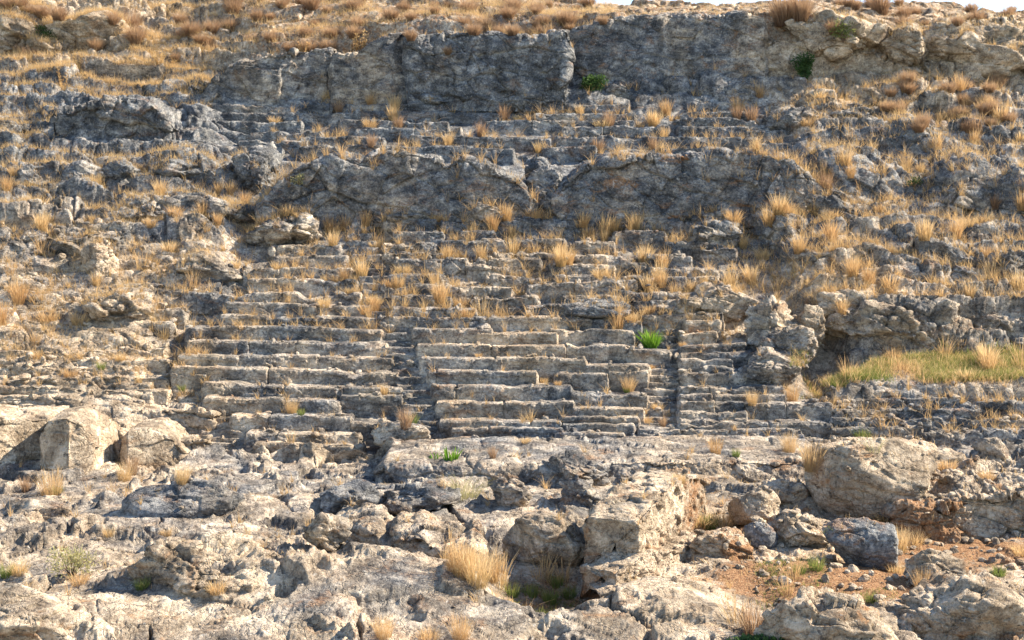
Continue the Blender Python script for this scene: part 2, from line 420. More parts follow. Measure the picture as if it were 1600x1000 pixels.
# ------------------------------------------------------------------ generators of stone things
def ledge_mesh(pts, back=1.0, depth=.8, lean=.06, r=.05, amp=(.03, .02, .008), size=.6, wear=.10, lip=0., seed=0, by='top', res=1.25,
               rise=.0, yoff=0., joints=0, cap=.12, wob=.02, turn=0.):
    """a bench, a rock face or a bank: front face below the line pts [(px, py of its top, py of its foot or None)], tread behind it.
    by='top': it stands where the slope passes the top line; by='foot': where its foot meets the hill"""
    rs = np.random.RandomState(seed)
    pts = [(p + (None,))[:3] if len(p) < 3 else p for p in pts]
    C = []
    for (px, pt, pb) in pts:
        h = at(px, pt if by == 'top' else pb)
        y = h.y + yoff + turn * ((px - pts[0][0]) / max(pts[-1][0] - pts[0][0], 1) - .5)
        zt = (HY - pt) / F * y
        zb = zt - depth if pb is None or by == 'top' else (HY - pb) / F * y - .5
        C.append(((px - CX) / F * y, y, zt, zb))
    C = np.array(C)
    seg = np.r_[0, np.cumsum(np.hypot(np.diff(C[:, 0]), np.diff(C[:, 1])))]
    L = seg[-1]; step = res * C[:, 1].mean() / F * 1.0
    ns = max(int(L / step), 6); s = np.linspace(0, L, ns)
    x, y, zt, zb = [np.interp(s, seg, C[:, k]) for k in range(4)]
    sp = np.stack([x, y, zt], 1).astype(f32)
    o = rs.rand() * 50
    zt = zt + wob * fbm(sp * 1.3 + o, 3) - wear * np.maximum(fbm(sp * .8 + o + 9, 4) - .12, 0) * 2.2
    y = y + wob * 1.2 * fbm(sp * 1.1 + o + 4, 3)
    jm = np.zeros(ns)
    if joints:
        for q in np.sort(rs.rand(joints)) * L:
            side = (s > q)
            zt = zt + side * rs.uniform(-.03, .03); y = y + side * rs.uniform(-.035, .035)
            jm = np.maximum(jm, np.exp(-((s - q) / .022) ** 2))
    H = float((zt - zb).mean()); nr = max(int(H / step), 5)
    nb = max(int(min(back, .7) / step / 1.1), 5)
    a = np.r_[np.linspace(1, 0, nr), np.zeros(nb), np.zeros(3)]               # share of the riser below the edge
    tb = np.r_[np.zeros(nr), np.linspace(0, 1, nb + 1)[1:] ** 1.25, [1, 1, 1]] * back   # tread behind the edge
    dn = np.r_[np.zeros(nr + nb), [.15, .4, .8]]
    nv = len(a)
    hgt = (zt - zb)[None, :]
    below = a[:, None] * hgt
    G = np.zeros((nv, ns, 3))
    ra = np.clip(1 - below / r, 0, 1) ** 2 * r * .45 * (np.arange(nv) < nr)[:, None]
    rb = np.clip(1 - tb[:, None] / r, 0, 1) ** 2 * r * .45 * (np.arange(nv) >= nr - 1)[:, None]
    G[..., 0] = x[None, :]
    G[..., 1] = y[None, :] + tb[:, None] + ra - lean * below * -1 * -1
    G[..., 2] = zt[None, :] - below - rb - dn[:, None] + rise * tb[:, None]
    if lip:
        G[..., 1] += lip * sstep(.10, .15, below) * (1 - .6 * sstep(.25, .45, below))
    G[..., 1] += jm[None, :] * .05 * (np.arange(nv) < nr + 3)[:, None]; G[..., 2] -= jm[None, :] * .05 * (np.arange(nv) >= nr - 2)[:, None]
    # ends: rings that close towards the middle of the section
    def close(ring, out):
        c = ring.mean(0); res_ = []
        for k in (1, 2, 3, 4, 5, 6, 7):
            t = k / 7.
            q = ring + (c - ring) * (1 - (1 - t) ** 1.6 if t < 1 else 1) * np.array([0, 1, 1])
            q = q.copy(); q[:, 0] += out * cap * math.sin(min(t * 2.2, 1.57)) * .6
            res_.append(q)
        return res_
    A = close(G[:, 0], -1)[::-1]; B = close(G[:, -1], 1)
    G = np.concatenate([np.stack(A, 1), G, np.stack(B, 1)], 1)
    nrm = grid_normals(G)
    P = G.reshape(-1, 3).astype(f32); n = nrm.reshape(-1, 3)
    flip = n.reshape(nv, -1, 3)[:nr, :, 1].mean() > 0
    if flip: n = -n
    Q = warp(P + rs.rand() * 3, .7, .10)
    d = amp[0] * blocks(Q, size) + amp[1] * fbm(P * 2.6 + o, 4) + amp[2] * fbm(P * 12 + o, 4) - amp[2] * 2.2 * np.maximum(fbm(P * 6 + o, 3) - .2, 0)
    if size > .9: d += amp[0] * .7 * blocks(Q + 2, size * .6, (.8, 1, 1.3), 1.1, .35, .05) + amp[0] * .22 * blocks(Q + 5, size * .33) + amp[0] * .2 * ridged(P * 1.2 + o, 4)
    # chipped edge
    ed = np.exp(-((np.concatenate([below[:, :1]] * 7 + [below] + [below[:, -1:]] * 7, 1) + tb[:, None]) / .11) ** 2).ravel()
    chip = np.maximum(fbm(P * np.array([2.4, 1, 1], f32) + o + 30, 4) - .08, 0)
    d = d - ed * chip * wear * 1.9
    P = P + n * d[:, None]
    fc = grid_faces(nv, G.shape[1])
    return P.astype(f32), (fc[:, ::-1] if flip else fc)

def ledge(name, label, cat, pts, group=None, parent=None, tone=0., ochre=0., soil=0., **kw):
    P, fc = ledge_mesh(pts, **kw)
    o = new_mesh(name, P, fc, ROCK, rock_attrs(P, tone, soil, ochre), origin=tuple(P.mean(0)) if parent is None else None)
    if parent is not None: set_parent(o, parent)
    else: tag(o, label, cat, group)
    return o

_ICO = {}
def ico(sub):
    if sub not in _ICO:
        import bmesh
        bm = bmesh.new(); bmesh.ops.create_icosphere(bm, subdivisions=sub, radius=1)
        V = np.array([v.co[:] for v in bm.verts], f32); Fc = np.array([[v.index for v in f.verts] for f in bm.faces], np.int32); bm.free()
        _ICO[sub] = (V, Fc)
    return _ICO[sub]

def boulder_mesh(c, w, d, h, seed, sub=5, planes=13, sharp=22., amp=.05, tilt=0., sink=.15, bias=0.):
    """a broken block: planes cut from a ball, then knocked about; w, d, h in metres, resting on c"""
    rs = np.random.RandomState(seed)
    V, Fc = ico(sub)
    nn = rs.normal(size=(planes, 3)); nn /= np.linalg.norm(nn, axis=1)[:, None]
    dd = rs.uniform(.58, 1.0, planes)
    k = np.maximum(V @ nn.T, 1e-3) / dd[None, :]
    r = 1 / ((k ** sharp).sum(1) ** (1 / sharp))
    P = V * np.minimum(r, 1.15)[:, None]
    lo, hi = P.min(0), P.max(0)
    P = (P - (lo + hi) / 2) / (hi - lo)
    P = P * np.array([w, d, h * (1 + sink)])
    if tilt: P = P @ np.array(Matrix.Rotation(tilt, 3, 'Y'))
    P[:, 2] += h * (1 + sink) / 2 - h * sink
    P = (P + np.array(c)).astype(f32)
    s = (w * d * h) ** (1 / 3)
    o = seed * 3.7
    dsp = amp * s * (1.5 * blocks(warp(P + o, .5 * s, .08 * s), .40 * s) + .6 * blocks(P + o + 5, .15 * s) + .9 * fbm(P * (2.2 / s) + o, 5, .55) + .7 * ridged(P * (1.1 / s) + o, 4)) + .010 * fbm(P * 11 + o, 4) - .03 * min(s, 1) * np.maximum(fbm(P * 5 + o, 3) - .18, 0)
    return (P + V * dsp[:, None]).astype(f32), Fc

def boulder(name, label, cat, px, pyb, wpx, hpx, seed, dr=.8, group=None, tone=0., ochre=0., soil=0., yoff=0., parent=None, **kw):
    c = at(px, pyb, True); m = c.y / F
    c = Vector(((px - CX) / F * (c.y + yoff), c.y + yoff, (HY - pyb) / F * (c.y + yoff)))
    w, h = wpx * m, hpx * m; d = w * dr
    c.y += d * .38; c.x = (px - CX) / F * c.y
    P, fc = boulder_mesh(c, w, d, h, seed, **kw)
    o = new_mesh(name, P, fc, ROCK, rock_attrs(P, tone, soil - 1 if soil < .1 else soil, ochre), origin=tuple(c) if parent is None else None)
    if parent is not None: set_parent(o, parent)
    else: tag(o, label, cat, group)
    return o

ORD = ['lowest', 'second', 'third', 'fourth', 'fifth', 'sixth', 'seventh', 'eighth', 'ninth', 'tenth', 'eleventh', 'twelfth', 'thirteenth', 'fourteenth', 'fifteenth', 'sixteenth', 'seventeenth', 'eighteenth', 'nineteenth', 'twentieth']
def nth(i): return ORD[i] + ('' if i == 0 else ' lowest')
_sd = [100]
def sd():
    _sd[0] += 1; return _sd[0]

# ---- benches of the middle wedge, lowest first: each row a list of stretches (x0, y0, x1, y1[, extra])
MID = [
    [(726, 711, 969, 712)], [(721, 698, 866, 699)], [(713, 685, 866, 686), (866, 677, 975, 678)], [(706, 669, 879, 671), (880, 662, 990, 663)],
    [(687, 658, 876, 659), (877, 651, 998, 652)], [(682, 628, 896, 629), (897, 638, 1006, 639)], [(676, 603, 892, 604), (893, 614, 1011, 615)],
    [(669, 581, 838, 582), (870, 585, 950, 583), (951, 577, 1012, 579)], [(657, 559, 784, 561), (775, 559, 915, 560), (917, 572, 1014, 570)],
    [(652, 539, 884, 540), (885, 538, 978, 540), (980, 546, 1048, 549)], [(645, 514, 768, 515), (745, 521, 870, 520), (860, 514, 990, 517)],
    [(750, 497, 928, 497), (926, 500, 1002, 501)]]
def stretch_words(k, n):
    if n == 1: return 'whole'
    return ['stretch by the long stairway', 'stretch by the short stairway'][min(k, 1)] if n == 2 else ['stretch by the long stairway', 'middle stretch', 'stretch by the short stairway'][k]
for i, row in enumerate(MID):
    for k, sgm in enumerate(row):
        x0, y0, x1, y1 = sgm[:4]
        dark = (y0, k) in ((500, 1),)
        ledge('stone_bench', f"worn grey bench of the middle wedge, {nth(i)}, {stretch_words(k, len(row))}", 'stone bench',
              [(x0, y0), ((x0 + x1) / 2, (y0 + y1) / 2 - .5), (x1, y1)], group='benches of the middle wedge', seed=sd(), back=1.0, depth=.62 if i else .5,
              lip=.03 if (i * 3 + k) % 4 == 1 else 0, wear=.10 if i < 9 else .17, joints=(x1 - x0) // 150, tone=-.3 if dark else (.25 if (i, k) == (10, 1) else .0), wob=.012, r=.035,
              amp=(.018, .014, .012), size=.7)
# ---- benches of the wedge on the left
LEFT = [
    [(396, 692, 489, 693), (491, 696, 566, 697)], [(384, 677, 560, 680)], [(361, 648, 548, 651), (550, 660, 650, 664)], [(318, 622, 440, 622), (441, 626, 530, 625), (532, 617, 628, 619)],
    [(316, 598, 437, 599), (446, 604, 535, 606), (537, 605, 626, 606)], [(268, 573, 481, 577), (483, 579, 621, 580)], [(278, 555, 370, 557), (371, 555, 612, 558)],
    [(294, 533, 388, 534), (389, 534, 603, 537)], [(290, 511, 470, 509), (440, 511, 595, 517)], [(344, 492, 575, 496)], [(352, 472, 578, 476)], [(285, 456, 440, 456), (440, 457, 562, 458)],
    [(388, 436, 556, 438)], [(380, 418, 548, 417)], [(430, 401, 540, 400)]]
for i, row in enumerate(LEFT):
    for k, sgm in enumerate(row):
        x0, y0, x1, y1 = sgm[:4]
        w = 'whole' if len(row) == 1 else (['shaded outer stretch', 'stretch by the long stairway'][k] if len(row) == 2 else ['shaded outer stretch', 'middle stretch', 'stretch by the long stairway'][k])
        ledge('stone_bench', f"weathered bench of the left wedge, {nth(i)}, {w}", 'stone bench',
              [(x0, y0), ((x0 + x1) / 2, (y0 + y1) / 2), (x1, y1)], group='benches of the left wedge', seed=sd(), back=1.0, depth=.6,
              lip=.035 if (i + k) % 3 == 0 else 0, wear=.13 if i < 8 else .22, joints=(x1 - x0) // 140, yoff=.25 * ((x0 + x1) / 2 - 450) / 170, turn=.0015 * (x1 - x0), tone=.25 if (i, k) == (0, 0) else 0, wob=.022, r=.04, amp=(.028, .022, .014), size=.6)
# ---- benches of the wedge right of the short stairway
RIGHT = [
    [(976, 706, 1245, 706)], [(980, 692, 1292, 693)], [(990, 682, 1232, 684)], [(1000, 671, 1252, 672)], [(1062, 661, 1300, 660)], [(1057, 653, 1166, 655)],
    [(1050, 643, 1120, 641), (1122, 643, 1166, 642)], [(1050, 629, 1116, 627), (1117, 628, 1163, 629), (1166, 631, 1300, 629)], [(1052, 617, 1228, 617)], [(1058, 605, 1108, 605), (1109, 605, 1224, 603)],
    [(1068, 585, 1165, 582)], [(1036, 577, 1080, 573), (1095, 571, 1200, 572)], [(1036, 562, 1145, 562)], [(1040, 551, 1205, 549)], [(1048, 542, 1165, 536)], [(1062, 521, 1120, 518)], [(1072, 503, 1125, 500)], [(1040, 493, 1120, 489)]]
for i, row in enumerate(RIGHT):
    for k, sgm in enumerate(row):
        x0, y0, x1, y1 = sgm[:4]
        if 4 <= i <= 15: x0 = max(x0, 1064)
        w = 'whole' if len(row) == 1 else ['stretch by the short stairway', 'next stretch from the stairway', 'stretch nearest the meadow'][k]
        ledge('stone_bench', f"narrow bench of the right wedge, {nth(i)}, {w}", 'stone bench',
              [(x0, y0), ((x0 + x1) / 2, (y0 + y1) / 2), (x1, y1)], group='benches of the right wedge', seed=sd(), back=.8, depth=.5,
              lip=0, wear=.13, joints=(x1 - x0) // 120, ochre=.3 if i > 14 else 0, tone=.15 if i > 14 else (-.25 if (i, k) == (7, 1) else 0), wob=.022, r=.04, amp=(.026, .022, .013), size=.5)
# ---- ruined beds at the far right and the far left
FARR = [[(1296, 689, 1440, 687)], [(1300, 670, 1442, 667), (1444, 677, 1660, 672)], [(1302, 654, 1660, 656)], [(1300, 641, 1535, 641)], [(1302, 626, 1500, 622), (1505, 630, 1660, 626)], [(1300, 606, 1420, 612)], [(1400, 600, 1500, 592), (1500, 590, 1680, 594)]]
for i, row in enumerate(FARR):
    for k, (x0, y0, x1, y1) in enumerate(row):
        ledge('rock_ledge', f"crumbled brown rock ledge below the meadow, {nth(i)}, {'whole' if len(row) == 1 else ('stretch nearer the benches', 'stretch running out of the picture')[k]}", 'rock ledge',
              [(x0, y0), ((x0 + x1) / 2, (y0 + y1) / 2 - 1), (x1, y1)], group='ruined ledges below the meadow', seed=sd(), back=1.1, depth=.6, wear=.2, wob=.06, amp=(.055, .05, .02), size=.6, r=.06, ochre=.15)
FARL = [[(205, 690, 320, 688)], [(210, 642, 335, 640)], [(150, 655, 235, 640)], [(165, 612, 235, 614)], [(175, 598, 232, 600)], [(90, 640, 160, 636)], [(0, 618, 140, 622)], [(10, 596, 120, 590)], [(-40, 574, 90, 570)]]
for i, row in enumerate(FARL):
    for k, (x0, y0, x1, y1) in enumerate(row):
        ledge('rock_ledge', f"pale sunlit rock ledge at the outer end of the seats, {nth(i)}", 'rock ledge',
              [(x0, y0), ((x0 + x1) / 2, (y0 + y1) / 2), (x1, y1)], group='pale ledges at the outer end', seed=sd(), back=1.1, depth=.6, wear=.2, wob=.06, amp=(.09, .06, .02), size=.6, r=.1)
# ---- upper rows of seats under the cliff, and the worn middle rows
UPPER = [(310, 176, 550, 175), (552, 172, 785, 174), (300, 162, 520, 163), (525, 162, 690, 163), (872, 150, 962, 150), (888, 163, 982, 162), (836, 178, 992, 177), (760, 188, 830, 187), (832, 188, 990, 188),
         (880, 198, 1045, 195), (556, 199, 720, 200), (640, 212, 822, 213), (870, 213, 1010, 212), (1012, 214, 1195, 214), (622, 229, 737, 229), (738, 231, 802, 232), (850, 229, 930, 228),
         (944, 141, 1172, 141), (1000, 129, 1265, 130), (1052, 151, 1180, 152), (1082, 160, 1182, 158), (1062, 174, 1178, 174), (530, 187, 700, 188), (340, 190, 470, 190), (1060, 196, 1170, 197), (1012, 185, 1180, 184), (470, 214, 600, 213), (930, 240, 1010, 238), (1180, 224, 1260, 222), (760, 214, 860, 216)]
def fill(L, x0, x1, ys, seed, skip=None):
    q = random.Random(seed); out = list(L)
    for y in ys:
        x = x0 + q.uniform(0, 60)
        while x < x1 - 40:
            x2 = min(x + q.uniform(70, 190), x1); yy = y + q.uniform(-2, 2)
            if not any(abs((b[1] + b[3]) / 2 - yy) < 7.5 and min(b[2], x2) - max(b[0], x) > 12 for b in out) and not (skip and skip(x, x2, yy)):
                out.append((round(x), round(yy), round(x2), round(yy + q.uniform(-2, 2))))
            x = x2 + q.uniform(4, 40)
    return out
def ranks(L, tol):
    """row (from the top) and place within the row (from the left) of every stretch"""
    rows = []
    for q in sorted(L, key=lambda q: q[1] + q[3]):
        if rows and (q[1] + q[3]) / 2 - (rows[-1][-1][1] + rows[-1][-1][3]) / 2 < tol: rows[-1].append(q)
        else: rows.append([q])
    out = {}
    for r, row in enumerate(rows):
        for k, q in enumerate(sorted(row)): out[q] = (r, k, len(row))
    return out
FIRST = ['first'] + ORD[1:]
UPPER = fill(UPPER, 320, 1250, range(156, 240, 12), 3)
RK = ranks(UPPER, 3.2)
for i, (x0, y0, x1, y1) in enumerate(UPPER):
    r, k, n_ = RK[(x0, y0, x1, y1)]
    ledge('stone_bench', f"grey upper bench, {FIRST[r]} row under the tall cliff, {'only stretch' if n_ == 1 else FIRST[k] + ' stretch from the left'}",
          'stone bench', [(x0, y0), ((x0 + x1) / 2, (y0 + y1) / 2), (x1, y1)], group='benches of the upper seats', seed=sd(), back=1.1, depth=.6, wear=.18, wob=.04, joints=(x1 - x0) // 110, amp=(.04, .035, .018), size=.6, r=.06)
WORN = [(690, 343, 905, 343), (720, 362, 770, 362), (690, 377, 762, 376), (600, 395, 692, 394), (772, 396, 896, 395), (760, 430, 842, 430), (868, 431, 1002, 432), (826, 444, 992, 440), (820, 478, 964, 476), (598, 443, 702, 447), (612, 461, 704, 464),
        (905, 344, 960, 343), (960, 360, 1040, 362), (900, 378, 960, 378), (600, 345, 680, 343), (615, 362, 690, 362), (600, 378, 680, 380), (898, 400, 1010, 402), (860, 412, 960, 414), (730, 413, 820, 415), (700, 447, 800, 449), (960, 456, 1090, 458), (990, 470, 1100, 468), (1010, 436, 1120, 432), (880, 462, 985, 463), (610, 480, 740, 484), (420, 384, 530, 382), (330, 420, 385, 416), (1020, 480, 1060, 478), (600, 428, 690, 430), (1040, 378, 1130, 380), (1010, 396, 1080, 398)]
WORN = fill(WORN, 590, 1150, range(344, 496, 15), 4)
RK = ranks(WORN, 4)
for i, (x0, y0, x1, y1) in enumerate(WORN):
    r, k, n_ = RK[(x0, y0, x1, y1)]
    ledge('stone_bench', f"worn overgrown bench, {FIRST[r]} row below the dark rock faces, {'only stretch' if n_ == 1 else FIRST[k] + ' stretch from the left'}",
          'stone bench', [(x0, y0), ((x0 + x1) / 2, (y0 + y1) / 2), (x1, y1)], group='worn benches of the middle terrace', seed=sd(), back=.9, depth=.6, wear=.22, wob=.05, joints=(x1 - x0) // 90, amp=(.055, .045, .02), size=.5, r=.07,
          tone=-.25 if i in (0, 1, 2, 8) else 0)

# ---- low ledges of the bleached slope on the left
LEDG = []
_q = random.Random(5)
for y in range(352, 645, 15):
    x = -60 + _q.uniform(-30, 20)
    xe = 345 if y < 430 else 288 if y < 530 else 262
    while x < xe - 40:
        L_ = _q.uniform(60, 170); x2 = min(x + L_, xe)
        if x2 - x > 30: LEDG.append((round(x), round(y + _q.uniform(-3, 3)), round(x2), round(y + _q.uniform(-5, 5))))
        x = x2 + _q.uniform(-4, 34)
RK = ranks(LEDG, 7.5)
for i, (x0, y0, x1, y1) in enumerate(LEDG):
    r, k, n_ = RK[(x0, y0, x1, y1)]
    ledge('rock_ledge', f"bleached ledge on the left slope, {FIRST[r]} row from above, {'only stretch' if n_ == 1 else FIRST[k] + ' stretch from the left'}",
          'rock ledge', [(x0, y0), ((x0 + x1) / 2, (y0 + y1) / 2 - 2), (x1, y1)], group='bleached ledges of the left slope', seed=sd(), back=1.1, depth=.6, wear=.22, wob=.05, amp=(.06, .045, .018), size=.7, r=.07, turn=.1)

# ---- stairways: an Empty with its steps
def stairway(name, label, path, widths, dy, seed, tone=0., rec=.40):
    ys = [p[1] for p in path]; xs = [p[0] for p in path]
    c = at((xs[0] + xs[-1]) / 2, ys[0])
    e = empty(name, c); tag(e, label, 'stairway')
    y = ys[0]
    while y > ys[-1]:
        x = np.interp(-y, [-v for v in ys], xs); w = np.interp(-y, [-v for v in ys], widths)
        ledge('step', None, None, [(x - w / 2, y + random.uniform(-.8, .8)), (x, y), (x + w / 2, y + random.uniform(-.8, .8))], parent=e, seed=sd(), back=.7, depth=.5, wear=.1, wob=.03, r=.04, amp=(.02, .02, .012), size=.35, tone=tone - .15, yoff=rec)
        y -= dy
    return e
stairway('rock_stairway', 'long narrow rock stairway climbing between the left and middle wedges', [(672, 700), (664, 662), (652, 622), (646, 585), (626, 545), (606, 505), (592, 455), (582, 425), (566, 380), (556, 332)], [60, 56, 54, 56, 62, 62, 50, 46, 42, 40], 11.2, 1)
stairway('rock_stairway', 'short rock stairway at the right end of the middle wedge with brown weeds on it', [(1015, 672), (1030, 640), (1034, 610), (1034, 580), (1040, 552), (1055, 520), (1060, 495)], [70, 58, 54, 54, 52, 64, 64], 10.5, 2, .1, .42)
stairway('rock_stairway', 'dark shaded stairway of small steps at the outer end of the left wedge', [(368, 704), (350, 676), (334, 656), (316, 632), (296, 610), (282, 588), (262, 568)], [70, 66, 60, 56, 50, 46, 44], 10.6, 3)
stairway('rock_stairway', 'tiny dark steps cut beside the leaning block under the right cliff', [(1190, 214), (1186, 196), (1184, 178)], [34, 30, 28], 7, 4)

# ---- rock faces
def face(label, pts, seed, turn=0., wob=.2, soil=0., back=2.2, amp=(.14, .06, .022), size=1.5, tone=0., ochre=0., yoff=0., lean=.04, wear=.25, rise=.05, name='cliff', cat='cliff', r=.16, group=None):
    return ledge(name, label, cat, pts, seed=seed, back=back, amp=amp, size=size, tone=tone, ochre=ochre, yoff=yoff, lean=lean, wear=wear, rise=rise, by='foot', soil=soil, turn=turn, wob=wob, r=r, cap=.4, res=1.15, group=group)
face('pale grey cliff block at the low tapering end of the cliff', [(318, 140, 152), (345, 112, 151), (372, 93, 151), (440, 82, 151), (520, 78, 151)], 21, tone=.12, turn=.5, amp=(.09, .08, .02))
face('flat squared pale cliff face with a black foot beside the tapering end', [(522, 77, 152), (560, 72, 152), (600, 58, 152), (640, 46, 152)], 22, tone=.18, turn=.35, amp=(.07, .06, .02))
face('tall folded grey cliff face ending in a sharp white vertical edge', [(640, 44, 152), (700, 48, 152), (760, 54, 152), (830, 58, 152), (860, 46, 150), (884, 46, 150)], 23, yoff=-.35, turn=-.2, tone=-.06, amp=(.14, .07, .02), size=1.3)
face('broad dark cliff face behind the round green bush', [(880, 50, 142), (930, 32, 142), (980, 28, 138), (1040, 22, 132), (1110, 22, 132), (1160, 20, 134), (1194, 26, 136)], 24, yoff=.25, turn=-.4, tone=-.06, amp=(.08, .05, .02), ochre=.35)
face('leaning cliff block right of the diagonal crack with rusty stains', [(1176, 130, 135), (1196, 78, 134), (1215, 60, 133), (1260, 62, 132), (1320, 76, 131), (1375, 80, 129), (1398, 100, 127)], 25, tone=.12, ochre=.35, yoff=.05, amp=(.08, .05, .02))
face('pale cream crag at the far right end of the skyline', [(1432, 70, 110), (1470, 32, 112), (1530, 28, 118), (1580, 34, 124), (1680, 40, 135)], 26, tone=.2, amp=(.3, .18, .04), size=1.2, yoff=.1, turn=.5, lean=.25)
face('long black-grey rock face in mid slope beside the overgrown seats', [(412, 312, 332), (440, 280, 332), (475, 262, 331), (530, 244, 330), (620, 240, 329), (735, 248, 328), (775, 264, 328), (805, 282, 328), (828, 304, 328)], 27, amp=(.14, .06, .022), tone=-.03, ochre=.25, yoff=-.2)
face('wide pitted dark rock face in mid slope with ochre stains', [(876, 300, 330), (900, 272, 330), (930, 254, 330), (1000, 242, 330), (1100, 236, 330), (1180, 238, 330), (1240, 250, 332), (1280, 285, 336), (1310, 318, 340)], 28, amp=(.14, .06, .025), ochre=.55, yoff=-.2)
face('dark bedded rock face on the upper slope at left', [(62, 215, 240), (85, 180, 238), (140, 160, 236), (220, 156, 234), (258, 175, 232)], 29, amp=(.16, .08, .03), tone=-.05, back=2.5)
face('grey pitted rock bank along the foot of the benches', [(600, 728, 758), (720, 724, 760), (860, 722, 760), (1000, 721, 758), (1150, 721, 756), (1295, 722, 754)], 30, wob=.05, wear=.15, amp=(.07, .06, .03), size=.9, back=2.8, lean=.5, name='rock_bank', cat='rock bank', tone=.02)
face('low rough bank of brown conglomerate with embedded stones at right', [(1420, 792, 842), (1480, 782, 842), (1560, 776, 842), (1680, 770, 842)], 31, amp=(.15, .13, .06), size=.5, back=2.5, lean=.25, ochre=.2, tone=.2, soil=-.35, name='rock_bank', cat='rock bank')
face('undercut slab of brown rock over the grassy pit', [(520, 822, 846), (560, 826, 862), (620, 838, 878), (680, 850, 892), (720, 856, 900), (745, 862, 902)], 32, amp=(.12, .10, .03), size=.9, back=1.4, lean=-.25, rise=.12, tone=.1, ochre=.45, name='rock_slab', cat='rock slab', yoff=.2)
face('sunlit cream rock step with smooth vertical faces at the far left', [(-60, 650, 738), (20, 655, 738), (74, 652, 738)], 33, turn=1.3, wob=.06, wear=.08, amp=(.035, .03, .012), size=1.0, back=1.6, tone=.45, r=.05, name='cut_rock', cat='rock step')
face('cream cut block with a rounded worn shoulder', [(76, 655, 736), (104, 652, 736), (126, 664, 734)], 34, wob=.05, wear=.1, r=.1, amp=(.04, .04, .012), size=.9, back=1.5, tone=.4, yoff=-.5, turn=-.1, name='cut_rock', cat='rock step')
face('bright cream wedge of rock sloping down beside the worn shoulder', [(108, 660, 734), (140, 668, 732), (165, 690, 728), (176, 712, 726)], 35, turn=1.2, wob=.06, wear=.08, r=.06, amp=(.035, .03, .012), size=.8, back=1.5, tone=.45, yoff=-.1, name='cut_rock', cat='rock step')
face('grey brown block with a smooth face under the left benches', [(200, 674, 722), (240, 668, 720), (270, 684, 716), (284, 704, 714)], 36, turn=.3, wob=.06, wear=.1, r=.06, amp=(.035, .035, .012), size=.8, back=1.4, tone=.1, name='cut_rock', cat='rock step')

# ---- the stub of wall beside the pit
def wall_stub():
    c = at(985, 900); e = empty('ruined_wall', c); tag(e, 'stub of ruined wall by the pit with a sunlit cream side', 'ruined wall')
    def quad(name, foot, zs, th, seed, amp, sub=(1.1,), tone=.2):
        # foot: line of ground points (px,py); a thick wall with its own sides
        Q = [at(*p) for p in foot]
        L = [0]
        for a, b in zip(Q, Q[1:]): L.append(L[-1] + (b - a).length)
        step = .014; n = int(L[-1] / step); s = np.linspace(0, L[-1], n)
        X = np.interp(s, L, [q.x for q in Q]); Y = np.interp(s, L, [q.y for q in Q]); B = np.interp(s, L, [q.z for q in Q]); Hh = np.interp(s, L, zs)
        tx = np.gradient(X); ty = np.gradient(Y); l = np.hypot(tx, ty); nx, ny = ty / l, -tx / l
        Hh = Hh + .09 * fbm(np.stack([X, Y, Y * 0 + seed], 1).astype(f32) * 2.2, 4)
        # section: right side up, across the top, left side down
        sec = [(th / 2 + .05, -1.)] + [(th / 2, v) for v in np.linspace(0, 1, 46)] + [(v * th / 2, 1.) for v in np.linspace(.92, -.92, 26)] + [(-th / 2, v) for v in np.linspace(1, 0, 30)] + [(-th / 2 - .05, -1.)]
        G = np.zeros((len(sec), n, 3))
        for k, (o_, v) in enumerate(sec):
            G[k, :, 0] = X + nx * o_; G[k, :, 1] = Y + ny * o_; G[k, :, 2] = B + Hh * v - (.05 if v == 1. and abs(o_) > .85 * th / 2 else 0)
        def close(R, t_):
            cc = R.mean(0); return [R + (cc - R) * k for k in np.linspace(.12, 1, 9)]
        G = np.concatenate([np.stack(close(G[:, 0], -1)[::-1], 1), G, np.stack(close(G[:, -1], 1), 1)], 1)
        nr = grid_normals(G).reshape(-1, 3); P = G.reshape(-1, 3).astype(f32)
        mid_ = G.mean((0, 1)); 
        flip = ((P - mid_) * nr).sum(1).mean() < 0
        if flip: nr = -nr
        d = amp * .6 * blocks(warp(P, .4, .08), .3, (1.2, 1.2, .8)) + amp * .7 * fbm(P * 2.8, 4) + .02 * fbm(P * 10, 4) - .06 * np.maximum(fbm(P * 6, 3) - .1, 0)
        P = (P + nr * d[:, None]).astype(f32)
        fc = grid_faces(G.shape[0], G.shape[1]); fc = fc[:, ::-1] if flip else fc
        o = new_mesh(name, P, fc, ROCK, rock_attrs(P, tone, .05, .25)); set_parent(o, e)
    quad('wall_core', [(955, 902), (985, 880), (1015, 855), (1042, 830), (1068, 812)], [.95, 1.15, 1.2, 1.1, .85], .95, 3, .10)
    quad('footing', [(935, 916), (975, 905), (1015, 893), (1042, 872), (1060, 850)], [.28, .42, .40, .28, .22], .75, 5, .07)
    quad('flagstone', [(930, 924), (965, 922), (1000, 916), (1030, 905)], [.06, .1, .1, .06], .7, 8, .03, tone=.1)
wall_stub()

